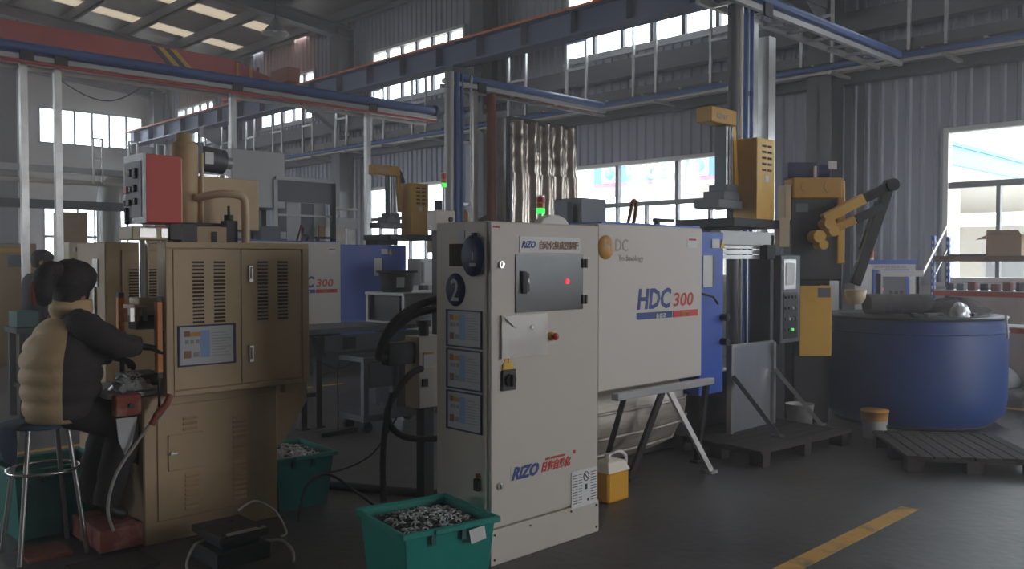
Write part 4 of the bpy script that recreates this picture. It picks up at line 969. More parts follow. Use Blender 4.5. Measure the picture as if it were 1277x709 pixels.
def btn(y, z, mt, w=.03, h=.03): MB().box(1.818, 1.834, y-w/2, y+w/2, z-h/2, z+h/2).build('button', [mt], rb, .003)
btn(4.85, 2.06, 'black', .035, .04); btn(4.88, 2.06, 'lamp_amber_off', .02, .02); btn(4.78, 2.055, 'black', .04, .055)
btn(4.90, 1.97, 'lamp_red_off', .045, .04); btn(4.84, 1.972, 'black'); btn(4.79, 1.975, 'black', .035, .04); btn(4.835, 1.98, 'lamp_green', .01, .01)
btn(4.92, 1.90, 'black', .03, .03); btn(4.87, 1.9, 'black', .05, .035); btn(4.78, 1.905, 'black', .03, .035); btn(4.90, 1.83, 'rubber', .03, .09)
MB().lathe([(.082, 0), (.082, .5), (.074, .52), (.045, .53), (.045, .58), (0, .58)], (2.32, 5.28, 1.79), 28).build('main_cylinder', ['cream'], hp)
MB().cyl((2.405, 5.22, 1.8), (2.405, 5.22, 2.25), .012, n=8).cyl((2.25, 5.18, 1.8), (2.25, 5.18, 2.2), .012, n=8).build('cylinder_pipe', ['cream_light'], hp)
tk = MB().box(2.385, 2.79, 5.22, 5.7, 1.78, 2.11).build('oil_tank', ['cream'], hp, .006)
MB().cyl((2.68, 5.5, 2.11), (2.68, 5.5, 2.15), .035, n=16).build('filler_cap', ['chrome'], tk)
mo = MB().cyl((2.50, 5.75, 2.30), (2.80, 5.75, 2.27), .085, n=20).box(2.46, 2.62, 5.66, 5.84, 2.18, 2.38).build('pump_motor', ['cast_grey'], hp, .004)
MB().cyl((2.80, 5.75, 2.27), (2.86, 5.75, 2.265), .04, n=14).build('shaft_cover', ['steel_light'], mo); MB().box(2.63, 2.69, 5.655, 5.665, 2.24, 2.32).build('motor_label', ['steel_light'], mo)
MB().box(2.5, 2.75, 5.66, 5.84, 2.105, 2.17).build('motor_stand', ['galv'], hp)
MB().box(2.55, 2.72, 5.7, 5.8, 1.7, 2.1).build('stand_leg', ['steel_dark'], hp)
MB().tube(smooth_path([(2.36, 5.2, 1.97), (2.42, 5.02, 1.99), (2.52, 4.97, 1.985), (2.555, 4.96, 1.95), (2.56, 4.96, 1.86), (2.56, 4.96, 1.69)], 5), .024, 12).build('return_pipe', ['cream_light'], hp)
MB().box(2.04, 2.11, 4.84, 4.90, 1.70, 1.85).cyl((2.075, 4.87, 1.85), (2.075, 4.87, 1.885), .024, n=12).build('valve', ['black'], hp, .005)
MB().box(2.12, 2.22, 4.88, 4.99, 1.69, 1.80).build('valve', ['black'], hp, .005)
MB().box(2.455, 2.53, 5.0, 5.08, 1.69, 1.83).cyl((2.49, 5.04, 1.83), (2.49, 5.04, 1.865), .028, n=12).cyl((2.49, 5.04, 1.865), (2.49, 5.04, 1.92), .009, n=8).build('valve', ['black'], hp, .005)
MB().box(2.2, 2.56, 5.1, 5.16, 1.80, 1.815).build('manifold', ['black'], hp)
MB().box(2.36, 2.39, 4.99, 5.0, 1.69, 1.76).build('sensor', ['steel_dark'], hp)
MB().box(1.925, 1.957, 4.745, 4.79, .97, 1.36).build('light_curtain', ['orange_guard'], hp, .004, label='orange safety light curtain')
MB().box(1.928, 1.954, 4.748, 4.787, 1.36, 1.39).box(1.928, 1.954, 4.748, 4.787, .94, .97).cyl((1.94, 4.765, .78), (1.94, 4.765, .94), .008, n=8).build('curtain_bracket', ['black'], hp)
MB().box(1.955, 1.97, 4.75, 4.78, 1.1, 1.2).build('curtain_mount', ['steel_dark'], hp)
lc2 = MB().box(1.995, 2.035, 5.5, 5.54, 1.06, 1.36).build('light_curtain', ['orange_guard'], hp, .004)
MB().box(1.998, 2.032, 5.503, 5.537, 1.36, 1.39).box(2.0, 2.03, 5.505, 5.535, .83, 1.06).build('curtain_bracket', ['black'], hp)
MB().cyl((2.16, 5.03, .86), (2.16, 5.03, 1.7), .024, n=16).build('guide_rod', ['chrome'], hp)
MB().box(1.72, 1.86, 4.80, 4.86, .745, .862).build('start_button_box', ['oxide_red'], hp, .008, label='worn red button box')
MB().cyl((1.80, 4.80, .80), (1.80, 4.785, .80), .014, n=12).build('start_button', ['black'], hp)
# castings on the bed
ring = MB().tube([(.0125*math.cos(t*.7854), .0125*math.sin(t*.7854), 0) for t in range(8)], .0042, 5, closed=True).mesh('metal_ring', ['scrap'])
ring2 = MB().tube([(.0125*math.cos(t*.7854), .0125*math.sin(t*.7854), 0) for t in range(8)], .0042, 5, closed=True).mesh('metal_ring', ['scrap_dark'])
def rings(cx, cy, z, w, d, n, label, group, rz=0, dome=.05, seed=1):
    random.seed(seed); k = max(1, int(math.sqrt(n*w/d))); j = max(1, round(n/k)); cnt = 0
    for a in range(k):
        for b in range(j):
            u = ((a+.5)/k - .5) + random.uniform(-.2, .2)/k; v = ((b+.5)/j - .5) + random.uniform(-.2, .2)/j
            x, y = u*w, v*d; h = dome*(1-(2*u)**2)*(1-(2*v)**2)
            o = bpy.data.objects.new('metal_ring', ring if random.random() < .7 else ring2); COL.objects.link(o)
            o.location = (cx + x*math.cos(rz) - y*math.sin(rz), cy + x*math.sin(rz) + y*math.cos(rz), z + h + random.uniform(.004, .016))
            o.rotation_euler = (random.uniform(-.6, .6), random.uniform(-.6, .6), random.uniform(0, 3))
            tag(o, label, 'ring', group)
def mound(name, cx, cy, z, w, d, label, rz=0, dome=.05, seed=1, mat='scrap_dark'):
    random.seed(seed); N, K = 16, 12; vs = []
    for j in range(K+1):
        for i in range(N+1):
            u, v = i/N-.5, j/K-.5; x, y = u*w, v*d
            vs.append((cx + x*math.cos(rz) - y*math.sin(rz), cy + x*math.sin(rz) + y*math.cos(rz), z + dome*(1-(2*u)**2)*(1-(2*v)**2) + random.uniform(-.012, .004)))
    m = MB().add(vs, [(j*(N+1)+i, j*(N+1)+i+1, (j+1)*(N+1)+i+1, (j+1)*(N+1)+i) for j in range(K) for i in range(N)])
    return solo(m, name, [mat], label, 'scrap', kind='stuff')
mound('casting_pile', 1.86, 4.96, .876, .22, .2, 'heap of small shiny castings on the bed of the cream press', dome=.06, seed=2, mat='scrap')
rings(1.86, 4.96, .885, .19, .18, 28, 'small shiny casting in the heap on the bed of the cream press', 'castings on the press bed', dome=.06, seed=6)
MB().tube(smooth_path([(1.98, 4.72, .82), (1.93, 4.70, .74), (1.86, 4.70, .70), (1.80, 4.74, .60), (1.70, 4.75, .45), (1.66, 4.76, .28), (1.70, 4.8, .14)], 5), .009, 7).build('cable', ['cable_grey'], None)
c0 = [o for o in COL.objects if o.name == 'cable'][0]; tag(c0, 'grey foot switch cable hanging from the button box of the cream press to the red step', 'cable')
c0['label'] = 'grey cable hanging from the cream press down to the red step'
solo(MB().tube([(1.98, 4.71, .85), (1.95, 4.70, .80), (1.90, 4.70, .755), (1.87, 4.70, .70)], .017, 8), 'hose_wrap', 'oxide_red', 'red wrapped hose end at the left front edge of the cream press', 'hose')
solo(MB().add([(1.72, 4.79, .74), (1.83, 4.79, .74), (1.80, 4.785, .6), (1.76, 4.78, .54), (1.73, 4.785, .62), (1.72, 4.80, .74), (1.83, 4.80, .74), (1.80, 4.795, .6), (1.76, 4.79, .54), (1.73, 4.795, .62)],
     [(0,1,2,3,4), (9,8,7,6,5), (0,5,6,1), (1,6,7,2), (2,7,8,3), (3,8,9,4), (4,9,5,0)]), 'paper_rag', 'paper_dim', 'pale rag hanging below the red button box of the press', 'rag')
# second, identical kind of cabinet behind
rc = thing('press_cabinet', 'second cream cabinet with vents standing behind the press, beyond the seated worker', 'cabinet', (2.5, 6.7, 0))
MB().box(2.24, 2.80, 6.42, 7.0, .0, 1.72).build('body', ['cream'], rc, .008)
dd = MB().box(2.35, 2.75, 6.405, 6.42, .5, 1.66).build('door', ['cream'], rc, .003)
b2 = Vector(rc.location)
for x in (2.40, 2.53):
    for k in range(16): inst(sm, 'vent_slot', dd, Vector((x, 6.404, 1.2+.021*k)) - b2)
MB().box(2.232, 2.24, 6.55, 6.65, 1.4, 1.6).box(2.225, 2.232, 6.6, 6.64, 1.2, 1.4).build('side_lock', ['galv'], rc)

# ------------------------------------------------------------ teal bins
random.seed(77)
def bin_(label, x, y, rz, w, d, h, tagside=False):
    t = thing('teal_bin', label, 'bin', (x, y, 0), rz, 'teal plastic bins', local=True)
    def ring_(s, z, ww): return [(a*(w/2-s), b*(d/2-s), z) for a, b in ((-1,-1),(1,-1),(1,1),(-1,1))]
    m = MB(); m.loft([ring_(.04, 0, 0), ring_(.008, h, 0), ring_(.016, h, 0), ring_(.046, .012, 0)], 0, False, False)
    r0 = ring_(.04, 0, 0); m.add(r0, [(3,2,1,0)]); r1 = ring_(.046, .012, 0); m.add(r1, [(0,1,2,3)])
    m.build('tub', ['teal'], t, .004)
    rm = MB()
    for q in ((-w/2-.012, w/2+.012, -d/2-.012, -d/2+.008), (-w/2-.012, w/2+.012, d/2-.008, d/2+.012), (-w/2-.012, -w/2+.008, -d/2+.008, d/2-.008), (w/2-.008, w/2+.012, -d/2+.008, d/2-.008)): rm.box(*q, h-.022, h+.006)
    rm.build('rim', ['teal'], t, .004)
    for xx in (-w*.2, w*.12): MB().box(xx-.012, xx+.012, -d/2-.006, -d/2+.004, h-.07, h-.022).build('rim_rib', ['teal_dark'], t)
    MB().box(-w*.2, w*.12, -d/2-.022, -d/2-.012, h-.02, h+.004).build('grip', ['teal'], t, .003)
    if tagside:
        MB().add([(w*.16, -d/2-.016, h-.03), (w*.33, -d/2-.016, h-.02), (w*.345, -d/2-.02, h-.08), (w*.18, -d/2-.02, h-.095)], [(0,1,2,3)]).build('paper_tag', ['paper'], t)
    return t
bin_('teal bin full of shiny rings in the foreground before the white cabinet', 2.63, 3.29, R(-10), .50, .50, .36, True)
mound('ring_pile', 2.63, 3.29, .30, .47, .47, 'pile of metal rings filling the nearest teal bin', R(-10), .035, 3, 'steel_dark')  # mound kept dark to paint the shadows between the bright rings
rings(2.63, 3.29, .306, .44, .44, 205, 'small metal ring in the pile in the nearest teal bin', 'rings in the nearest teal bin', R(-10), .035, 4)
bin_('teal bin under the chute on the right side of the cream press', 2.935, 5.12, R(-4), .42, .5, .34)
mound('casting_pile', 2.935, 5.12, .29, .36, .44, 'pile of grey castings in the teal bin under the press chute', R(-4), .06, 8, 'scrap')
rings(2.935, 5.12, .298, .34, .42, 66, 'small grey casting in the teal bin under the press chute', 'castings in the bin under the chute', R(-4), .06, 9)
bin_('dark teal bin standing behind the legs of the stool at left', 1.62, 5.60, R(2), .5, .42, .40)

# red step, mold block, hoses on the floor
stp = thing('red_step', 'worn red painted step on the floor under the worker\'s feet', 'step', (1.72, 5.05, 0))
MB().box(1.645, 1.87, 4.83, 5.28, .02, .14).build('top', ['oxide_red'], stp, .005)
for y in (4.9, 5.2): MB().box(1.66, 1.85, y-.03, y+.03, 0, .02).build('runner', ['wood_dark'], stp)
solo(MB().box(1.45, 1.83, 4.50, 4.78, 0, .02), 'floor_mat', 'wood_dark', 'dark mesh mat lying in front of the red step', 'mat')
solo(MB().box(1.34, 1.56, 5.0, 5.24, 0, .02), 'wood_board', 'rust', 'reddish wooden board on the floor under the stool', 'board')
ml = thing('mold_block', 'stack of dark steel mould plates on the floor before the cream press', 'mould', (2.13, 4.36, 0))
MB().box(2.0, 2.30, 4.2, 4.54, 0, .085).build('base_plate', ['steel_dark'], ml, .005)
MB().box(2.05, 2.26, 4.25, 4.5, .085, .125).build('spacer', ['black'], ml, .004)
MB().box(2.015, 2.29, 4.20, 4.54, .125, .165).build('top_plate', ['steel_dark'], ml, .005)
MB().box(2.06, 2.28, 4.205, 4.25, .165, .167).build('bare_edge', ['galv'], ml)
for x, y in ((2.05, 4.24), (2.25, 4.24), (2.12, 4.4), (2.2, 4.45)): MB().cyl((x, y, .165), (x, y, .170), .012, n=10).build('bolt', ['black'], ml)
def hose(label, pts, r, mat, cat='hose', name='hose', group=None): return solo(MB().tube(smooth_path(pts, 6), r, 8), name, mat, label, cat, group)
hose('pale thin hose arching from the mould plates across to the floor at right', [(2.27, 4.52, .19), (2.42, 4.6, .20), (2.52, 4.55, .13), (2.55, 4.48, .02), (2.5, 4.45, .012)], .007, 'cable_grey')
hose('pale thin hose curling out at the left of the mould plates', [(2.0, 4.36, .12), (1.93, 4.32, .12), (1.86, 4.25, .06), (1.84, 4.15, .012)], .007, 'cable_grey')
hose('grey hose bending out at the lower right of the mould plates', [(2.29, 4.25, .08), (2.36, 4.2, .08), (2.38, 4.12, .04), (2.33, 4.02, .012)], .008, 'cable_grey')
hose('black hose running over the floor past the teal bin under the chute', [(2.70, 4.6, .02), (2.80, 4.68, .2), (2.98, 4.72, .24), (3.12, 4.6, .12), (3.2, 4.4, .015), (3.26, 4.1, .012)], .009, 'black')
# big corrugated hoses and white box left of the white cabinet
jb = thing('hose_box', 'pale grey electrical box on a stand left of the white control cabinet', 'electrical box', (3.54, 4.44, 0))
MB().box(3.435, 3.65, 4.37, 4.52, .64, 1.10).build('box', ['cab_grey'], jb, .006)
lb_ = MB().box(3.47, 3.55, 4.363, 4.37, .9, 1.0).build('warning_label', ['paper'], jb); MB().box(3.47, 3.55, 4.361, 4.364, .985, 1.0).build('label_band', ['ink_orange'], lb_)
MB().box(3.46, 3.50, 4.355, 4.37, .78, .83).build('socket', ['steel_dark'], jb)
MB().cyl((3.53, 4.44, 1.1), (3.53, 4.44, 1.16), .035, n=14).cyl((3.53, 4.44, 1.16), (3.53, 4.44, 1.2), .05, n=14).build('gland', ['black'], jb)
MB().box(3.5, 3.58, 4.40, 4.48, .02, .64).build('stand', ['steel_dark'], jb); MB().box(3.44, 3.64, 4.36, 4.52, 0, .02).build('foot_plate', ['steel_dark'], jb)
MB().box(3.22, 3.435, 4.40, 4.48, .93, 1.07).build('terminal_block', ['black'], jb, .008)
def cor(label, pts, r):
    P = smooth_path(pts, 14); return solo(MB().tube(P, r, 10, rs=[r*(1 + (.09 if i % 2 else -.05)) for i in range(len(P))]), 'corrugated_hose', 'rubber', label, 'hose', 'thick black corrugated hoses')
cor('upper thick black corrugated hose arching from behind the white cabinet', [(3.6, 3.715, 1.38), (3.55, 3.95, 1.375), (3.46, 4.14, 1.355), (3.33, 4.24, 1.31), (3.15, 4.24, 1.22), (3.08, 4.26, 1.10), (3.12, 4.36, 1.0), (3.22, 4.43, .99)], .024)
cor('lower thick black corrugated hose arching beside its twin by the white cabinet', [(3.7, 3.715, 1.3), (3.66, 4.0, 1.30), (3.55, 4.25, 1.285), (3.38, 4.35, 1.245), (3.22, 4.37, 1.14), (3.19, 4.40, 1.07), (3.22, 4.44, 1.03)], .023)
cor('thick black hose looping down and around under the pale electrical box', [(3.44, 4.35, .90), (3.25, 4.24, .88), (3.10, 4.22, .74), (3.09, 4.22, .62), (3.2, 4.22, .52), (3.40, 4.2, .48), (3.58, 4.0, .5), (3.64, 3.715, .5)], .02)
cor('thick black hose dropping straight to the floor left of the pale box', [(3.10, 4.2, .80), (3.05, 4.2, .6), (3.03, 4.2, .4), (3.02, 4.18, .15), (2.96, 4.1, .03), (2.86, 4.05, .03)], .018)
cor('grey black hose bending to the floor close beside the white cabinet', [(3.5, 3.715, .54), (3.46, 3.9, .52), (3.36, 3.98, .42), (3.29, 3.96, .25), (3.28, 3.95, .1), (3.34, 3.92, .03), (3.45, 3.88, .03)], .016)
solo(MB().tube(smooth_path([(2.6, 5.9, .03), (3.2, 5.3, .03), (3.6, 4.6, .03), (3.9, 4.2, .03)], 5), .03, 8), 'floor_pipe', 'steel_dark', 'dark pipe lying on the floor behind the thick hoses', 'pipe')
hose('thin black cable over the floor from the press chute to the hoses', [(2.95, 5.6, .01), (3.1, 5.2, .12), (3.2, 4.9, .2), (3.24, 4.6, .35), (3.28, 4.4, .6)], .006, 'black', 'cable', 'cable')
solo(MB().ball((3.42, 4.05, .06), .06, 12, 8, 0, (1, 1, 1)), 'round_weight', 'cast_grey', 'grey rounded iron lump on the floor by the cabinet base', 'weight')
# ------------------------------------------------------------ conveyor, desk and cart before the far machine
cv = thing('conveyor', 'grey conveyor bench with dark steel legs between the press and white cabinet', 'conveyor', (4.95, 7.5, 0))
MB().box(4.2, 5.75, 7.25, 7.95, .88, .93).build('bench_top', ['cast_grey'], cv, .006)
MB().box(4.55, 5.75, 7.25, 7.28, .7, .86).build('front_panel', ['cast_grey'], cv, .004)
MB().box(4.76, 4.90, 7.235, 7.25, .72, .84).box(4.80, 4.88, 7.225, 7.24, .73, .81).build('drive', ['black'], cv)
MB().box(4.2, 4.6, 7.3, 7.9, .66, .86).build('belt_box', ['steel_dark'], cv)
MB().box(4.85, 5.45, 7.3, 7.36, .5, .7).build('lower_plate', ['steel_light'], cv) if False else None
for x in (4.28, 4.44):
    for y in (7.2, 7.9): MB().box(x-.03, x+.03, y-.03, y+.03, .015, .86).box(x-.05, x+.05, y-.05, y+.05, 0, .015).build('leg', ['runway_blue' if False else 'steel_dark'], cv)
for y in (7.2, 7.9): MB().box(4.28, 4.44, y-.02, y+.02, .3, .34).build('cross_bar', ['steel_dark'], cv)
for yy in (7.28, 7.84): MB().box(5.62, 5.70, yy, yy+.08, .0, .86).build('leg', ['steel_dark'], cv)
dk = thing('metal_hood', 'grey open sided metal box on the conveyor carrying the black tub', 'box', (5.85, 7.55, .93))
MB().box(5.46, 6.3, 7.19, 7.89, 1.225, 1.255).build('top', ['steel_light'], dk, .004)
MB().box(5.49, 6.28, 7.2, 7.22, .93, 1.225).build('front_sheet', ['steel_light'], dk); MB().box(5.49, 6.28, 7.86, 7.88, .93, 1.225).build('back_sheet', ['cast_grey'], dk); MB().box(6.26, 6.28, 7.22, 7.86, .93, 1.225).build('side', ['cast_grey'], dk)
fr = MB(); fr.box(5.47, 5.49, 7.2, 7.24, .93, 1.225); fr.box(5.47, 5.49, 7.84, 7.88, .93, 1.225); fr.box(5.47, 5.49, 7.24, 7.84, .93, .95); fr.build('opening_frame', ['steel_light'], dk)
MB().box(5.53, 5.55, 7.36, 7.84, .95, 1.22).build('dark_inside', ['black'], dk)  # black sheet stands in for the unlit inside of the open box
tb2 = thing('black_tub', 'black oval plastic tub with white label on the grey metal box', 'tub', (5.68, 7.6, 1.255))
MB().lathe([(.16, .0), (.175, .02), (.205, .2), (.195, .2), (.165, .03), (0, .03)], (5.68, 7.6, 1.256), 28, sy=.9).build('tub', ['rubber'], tb2)
MB().lathe([(.19, .2), (.232, .205), (.232, .228), (.19, .225)], (5.68, 7.6, 1.256), 28, sy=.9).build('rim', ['rubber'], tb2)
MB().obox((5.60, 7.433, 1.36), (.085, .004, .11), (R(7), 0, R(-24))).build('label', ['paper_dim'], tb2)
ct = thing('wheeled_cart', 'low grey cart on black castor wheels below the conveyor', 'cart', (4.95, 6.75, 0))
MB().box(4.55, 5.4, 6.6, 7.0, .11, .17).build('deck', ['cast_grey'], ct, .004)
MB().box(4.62, 4.95, 6.6, 6.64, .42, .64).build('tray_panel', ['cast_grey'], ct)
for x in (4.58, 4.9, 5.36): MB().box(x-.025, x+.025, 6.6, 6.65, .17, .66).build('post', ['cast_grey'], ct)
MB().box(4.55, 5.4, 6.6, 6.65, .66, .70).box(4.55, 5.4, 6.95, 7.0, .66, .70).box(4.55, 4.6, 6.65, 6.95, .66, .70).build('top_frame', ['cast_grey'], ct)
MB().box(4.98, 5.3, 6.66, 6.96, .2, .66).build('motor_unit', ['steel_dark'], ct, .01)
for x in (4.62, 5.32):
    for y in (6.65, 6.95): MB().cyl((x, y-.02, .05), (x, y+.02, .05), .05, n=16).box(x-.02, x+.02, y-.03, y+.03, .07, .11).build('castor', ['rubber'], ct)
solo(MB().box(4.2, 4.6, 6.75, 6.87, 0, .04), 'power_strip', 'black', 'black socket strip lying on the floor under the conveyor', 'socket strip', bev=.006)
hose('thin black cable rising from the socket strip to the conveyor', [(4.4, 6.8, .04), (4.42, 6.82, .15), (4.5, 6.95, .4), (4.62, 7.1, .62), (4.8, 7.2, .7)], .006, 'black', 'cable', 'cable')
hose('thin black cable drooping under the conveyor bench', [(4.4, 7.15, .66), (4.55, 7.1, .57), (4.7, 7.1, .57), (4.85, 7.15, .66)], .006, 'black', 'cable', 'cable')
pn = thing('white_panel_box', 'white framed control panel box behind the black tub', 'control panel', (7.6, 9.7, 0))
MB().box(7.5, 7.85, 9.5, 9.8, 1.25, 1.62).build('box', ['panel_white'], pn, .008)
MB().box(7.54, 7.80, 9.49, 9.5, 1.3, 1.57).build('screen', ['paper'], pn); MB().box(7.52, 7.56, 9.485, 9.5, 1.28, 1.58).build('bezel', ['ink_grey'], pn)
MB().box(7.62, 7.72, 9.6, 9.7, 0, 1.25).box(7.5, 7.85, 9.5, 9.8, 0, .02).build('stand', ['steel_dark'], pn)
tw = thing('signal_box', 'small grey box on a post, with green lit signal tower, behind the white control cabinet', 'electrical box', (5.84, 7.04, 0))
MB().box(5.70, 5.97, 6.97, 7.11, 1.9, 2.11).build('body', ['cab_grey'], tw, .006); MB().box(5.76, 5.94, 7.02, 7.10, 0, 1.9).build('stand_post', ['steel_dark'], tw)
MB().cyl((5.9, 6.97, 2.02), (5.9, 6.95, 2.02), .025, n=16).build('switch', ['black'], tw)
for z0, z1, mt in ((2.36, 2.40, 'lamp_green'), (2.405, 2.445, 'lamp_amber_off'), (2.45, 2.5, 'lamp_red_off')): MB().cyl((5.87, 7.04, z0), (5.87, 7.04, z1), .03, n=16).build('lamp_ring', [mt], tw)
MB().cyl((5.87, 7.04, 2.11), (5.87, 7.04, 2.36), .018, n=12).cyl((5.87, 7.04, 2.5), (5.87, 7.04, 2.51), .026, n=16).build('stem', ['galv'], tw)
# grey framed booth behind the far machine
bt = thing('framed_booth', 'grey framed sheet metal booth behind the far white machine', 'booth', (6.6, 11.1, 0))
for x in (6.12, 7.06): MB().box(x-.03, x+.03, 10.97, 11.03, 0, 2.72).build('post', ['steel_light' if x < 6.5 else 'steel_dark'], bt)
MB().box(6.15, 7.03, 10.98, 11.02, 2.42, 2.72).build('top_panel', ['cast_grey'], bt); MB().box(6.12, 7.06, 10.96, 11.04, 2.72, 2.77).build('top_rail', ['steel_light'], bt)
MB().box(6.15, 7.03, 10.99, 11.01, 2.22, 2.25).build('mid_rail', ['steel_light'], bt)
for i in range(4): MB().box(6.16+.22*i, 6.36+.22*i, 11.1+.04*(i % 2), 11.12+.04*(i % 2), .0, 2.42).build('sheet', ['steel_light' if i % 2 else 'cast_grey'], bt)
MB().tube(smooth_path([(6.5, 10.95, 2.1), (6.52, 10.93, 1.98), (6.6, 10.93, 1.94), (6.56, 10.93, 1.86), (6.45, 10.95, 1.8)], 4), .015, 6).build('hose', ['black'], bt)
MB().box(6.8, 6.9, 10.97, 10.99, 1.9, 2.1).build('notice', ['cardboard'], bt)
gb = thing('grey_tank_box', 'large plain grey box behind the press oil tank', 'box', (5.9, 11.3, 0))
MB().box(5.48, 6.28, 11.0, 11.6, 2.32, 3.1).build('box', ['steel_light'], gb, .01)
for x in (5.54, 6.22):
    for y in (11.06, 11.54): MB().box(x-.04, x+.04, y-.04, y+.04, 0, 2.32).build('leg', ['steel_paint'], gb)
MB().box(5.48, 6.28, 10.98, 11.02, 1.9, 2.0).build('cross_beam', ['steel_light'], gb)
wb = thing('wall_bench', 'pale grey sheet partition behind the closed blue door', 'partition', (7.4, 11.6, 0))
MB().box(7.1, 7.9, 11.58, 11.66, 2.1, 2.26).build('beam', ['steel_light'], wb)
for i in range(4): MB().box(7.12+.19*i, 7.29+.19*i, 11.6, 11.62, 0, 2.1).build('sheet', ['galv' if i % 2 else 'drip_metal'], wb)
MB().tube([(7.5, 11.6, 2.26), (7.5, 11.6, 2.4), (7.9, 11.6, 2.4)], .02, 8).build('pipe', ['white_pipe'], wb)
# far left
fp = thing('far_press', 'tan press body with yellow warning text band at the far left edge', 'press', (3.8, 15.0, 0))
MB().box(3.2, 4.15, 14.8, 15.6, 0, 1.86).build('body', ['cream'], fp, .01)
MB().box(3.75, 4.0, 14.78, 14.8, 1.5, 1.68).build('gauge', ['cast_grey'], fp); MB().box(3.2, 3.5, 14.7, 14.8, 2.0, 2.25).box(3.44, 3.5, 14.7, 14.8, 1.86, 2.0).build('screen_arm', ['steel_dark'], fp)
MB().box(3.55, 4.05, 14.79, 14.8, 1.72, 1.78).build('warning_band', ['hazard_yellow'], fp)
fc = thing('far_control_cabinet', 'tan cabinet with rows of buttons behind the standing man', 'cabinet', (4.6, 14.4, 0))
MB().box(4.46, 4.78, 14.3, 14.7, 0, 1.88).build('body', ['cream_light'], fc, .01)
for r in range(3):
    for c in range(4): MB().box(4.5+.06*c, 4.54+.06*c, 14.285, 14.3, 1.42+.16*r, 1.48+.16*r).build('button', ['steel_dark' if (r+c) % 2 else 'galv'], fc)
fd = thing('tan_locker', 'tall plain tan locker before the far end windows', 'locker', (5.0, 16.5, 0))
MB().box(4.98, 5.42, 16.35, 16.8, 0, 2.45).build('body', ['cream'], fd, .01)
MB().box(5.36, 5.38, 16.335, 16.35, 1.5, 1.9).build('handle', ['steel_dark'], fd); MB().box(5.0, 5.40, 16.344, 16.35, .1, 2.4).build('door', ['cream'], fd)
solo(MB().box(4.5, 5.8, 13.2, 13.8, 0, 1.15), 'tan_bench', 'cream', 'low tan machine housing behind the seated worker', 'housing', bev=.01)
be = thing('work_bench', 'dark steel work bench in front of the standing man', 'bench', (3.0, 9.9, 0))
MB().box(2.5, 3.25, 9.6, 10.05, .86, .92).build('top', ['steel_dark'], be, .005)
for x in (2.56, 3.19):
    for y in (9.65, 10.0): MB().box(x-.03, x+.03, y-.03, y+.03, 0, .86).build('leg', ['steel_dark'], be)
MB().box(2.56, 3.19, 9.65, 10.0, .3, .34).build('shelf', ['steel_dark'], be)
solo(MB().box(2.52, 2.72, 9.65, 9.95, .92, 1.08), 'green_crate', 'teal_dark', 'dark green crate on the bench at the left edge', 'crate', bev=.006)
solo(MB().box(2.85, 3.15, 9.65, 9.85, .92, .97), 'metal_tray', 'galv', 'shallow metal tray on the standing man\'s bench', 'tray')
# ------------------------------------------------------------ people
def skin(verts, edges, radii, root, sub=2):
    me = bpy.data.meshes.new('sk'); me.from_pydata(verts, edges, []); o = bpy.data.objects.new('sk', me); COL.objects.link(o)
    md = o.modifiers.new('s', 'SKIN'); md.branch_smoothing = .6
    for i, r in enumerate(radii):
        d = me.skin_vertices[0].data[i]; d.radius = r if isinstance(r, tuple) else (r, r); d.use_root = (i == root)
    s2 = o.modifiers.new('u', 'SUBSURF'); s2.levels = sub; s2.render_levels = sub
    dg = bpy.context.evaluated_depsgraph_get(); dg.update()
    m2 = bpy.data.meshes.new_from_object(o.evaluated_get(dg)); bpy.data.objects.remove(o); bpy.data.meshes.remove(me)
    vs = [tuple(v.co) for v in m2.vertices]; fs = [tuple(p.vertices) for p in m2.polygons]; bpy.data.meshes.remove(m2)
    return vs, fs
def seg_d(p, a, b):
    p, a, b = Vector(p), Vector(a), Vector(b); t = max(0, min(1, (p-a).dot(b-a)/max(1e-9, (b-a).length_squared))); return (p - a.lerp(b, t)).length
def head_rings(c, yaw, pitch, s=1.0):
    """head facing +X before rotation; about .23 tall"""
    e = Euler((0, pitch, yaw)).to_matrix(); c = Vector(c); rr = []
    prof = [(-.118, .018, .03, .045), (-.11, .035, .05, .03), (-.085, .052, .066, .012), (-.05, .064, .08, .0), (-.01, .072, .09, -.004), (.03, .076, .096, -.008), (.065, .073, .094, -.010), (.095, .058, .076, -.012), (.113, .032, .045, -.012), (.119, .008, .012, -.012)]
    for z, w, d, x0 in prof:
        rr.append([tuple(c + e @ (Vector((x0 + d*math.cos(2*math.pi*i/18), w*math.sin(2*math.pi*i/18), z))*s)) for i in range(18)])
    return rr, lambda x, y, z: tuple(c + e @ (Vector((x, y, z))*s))
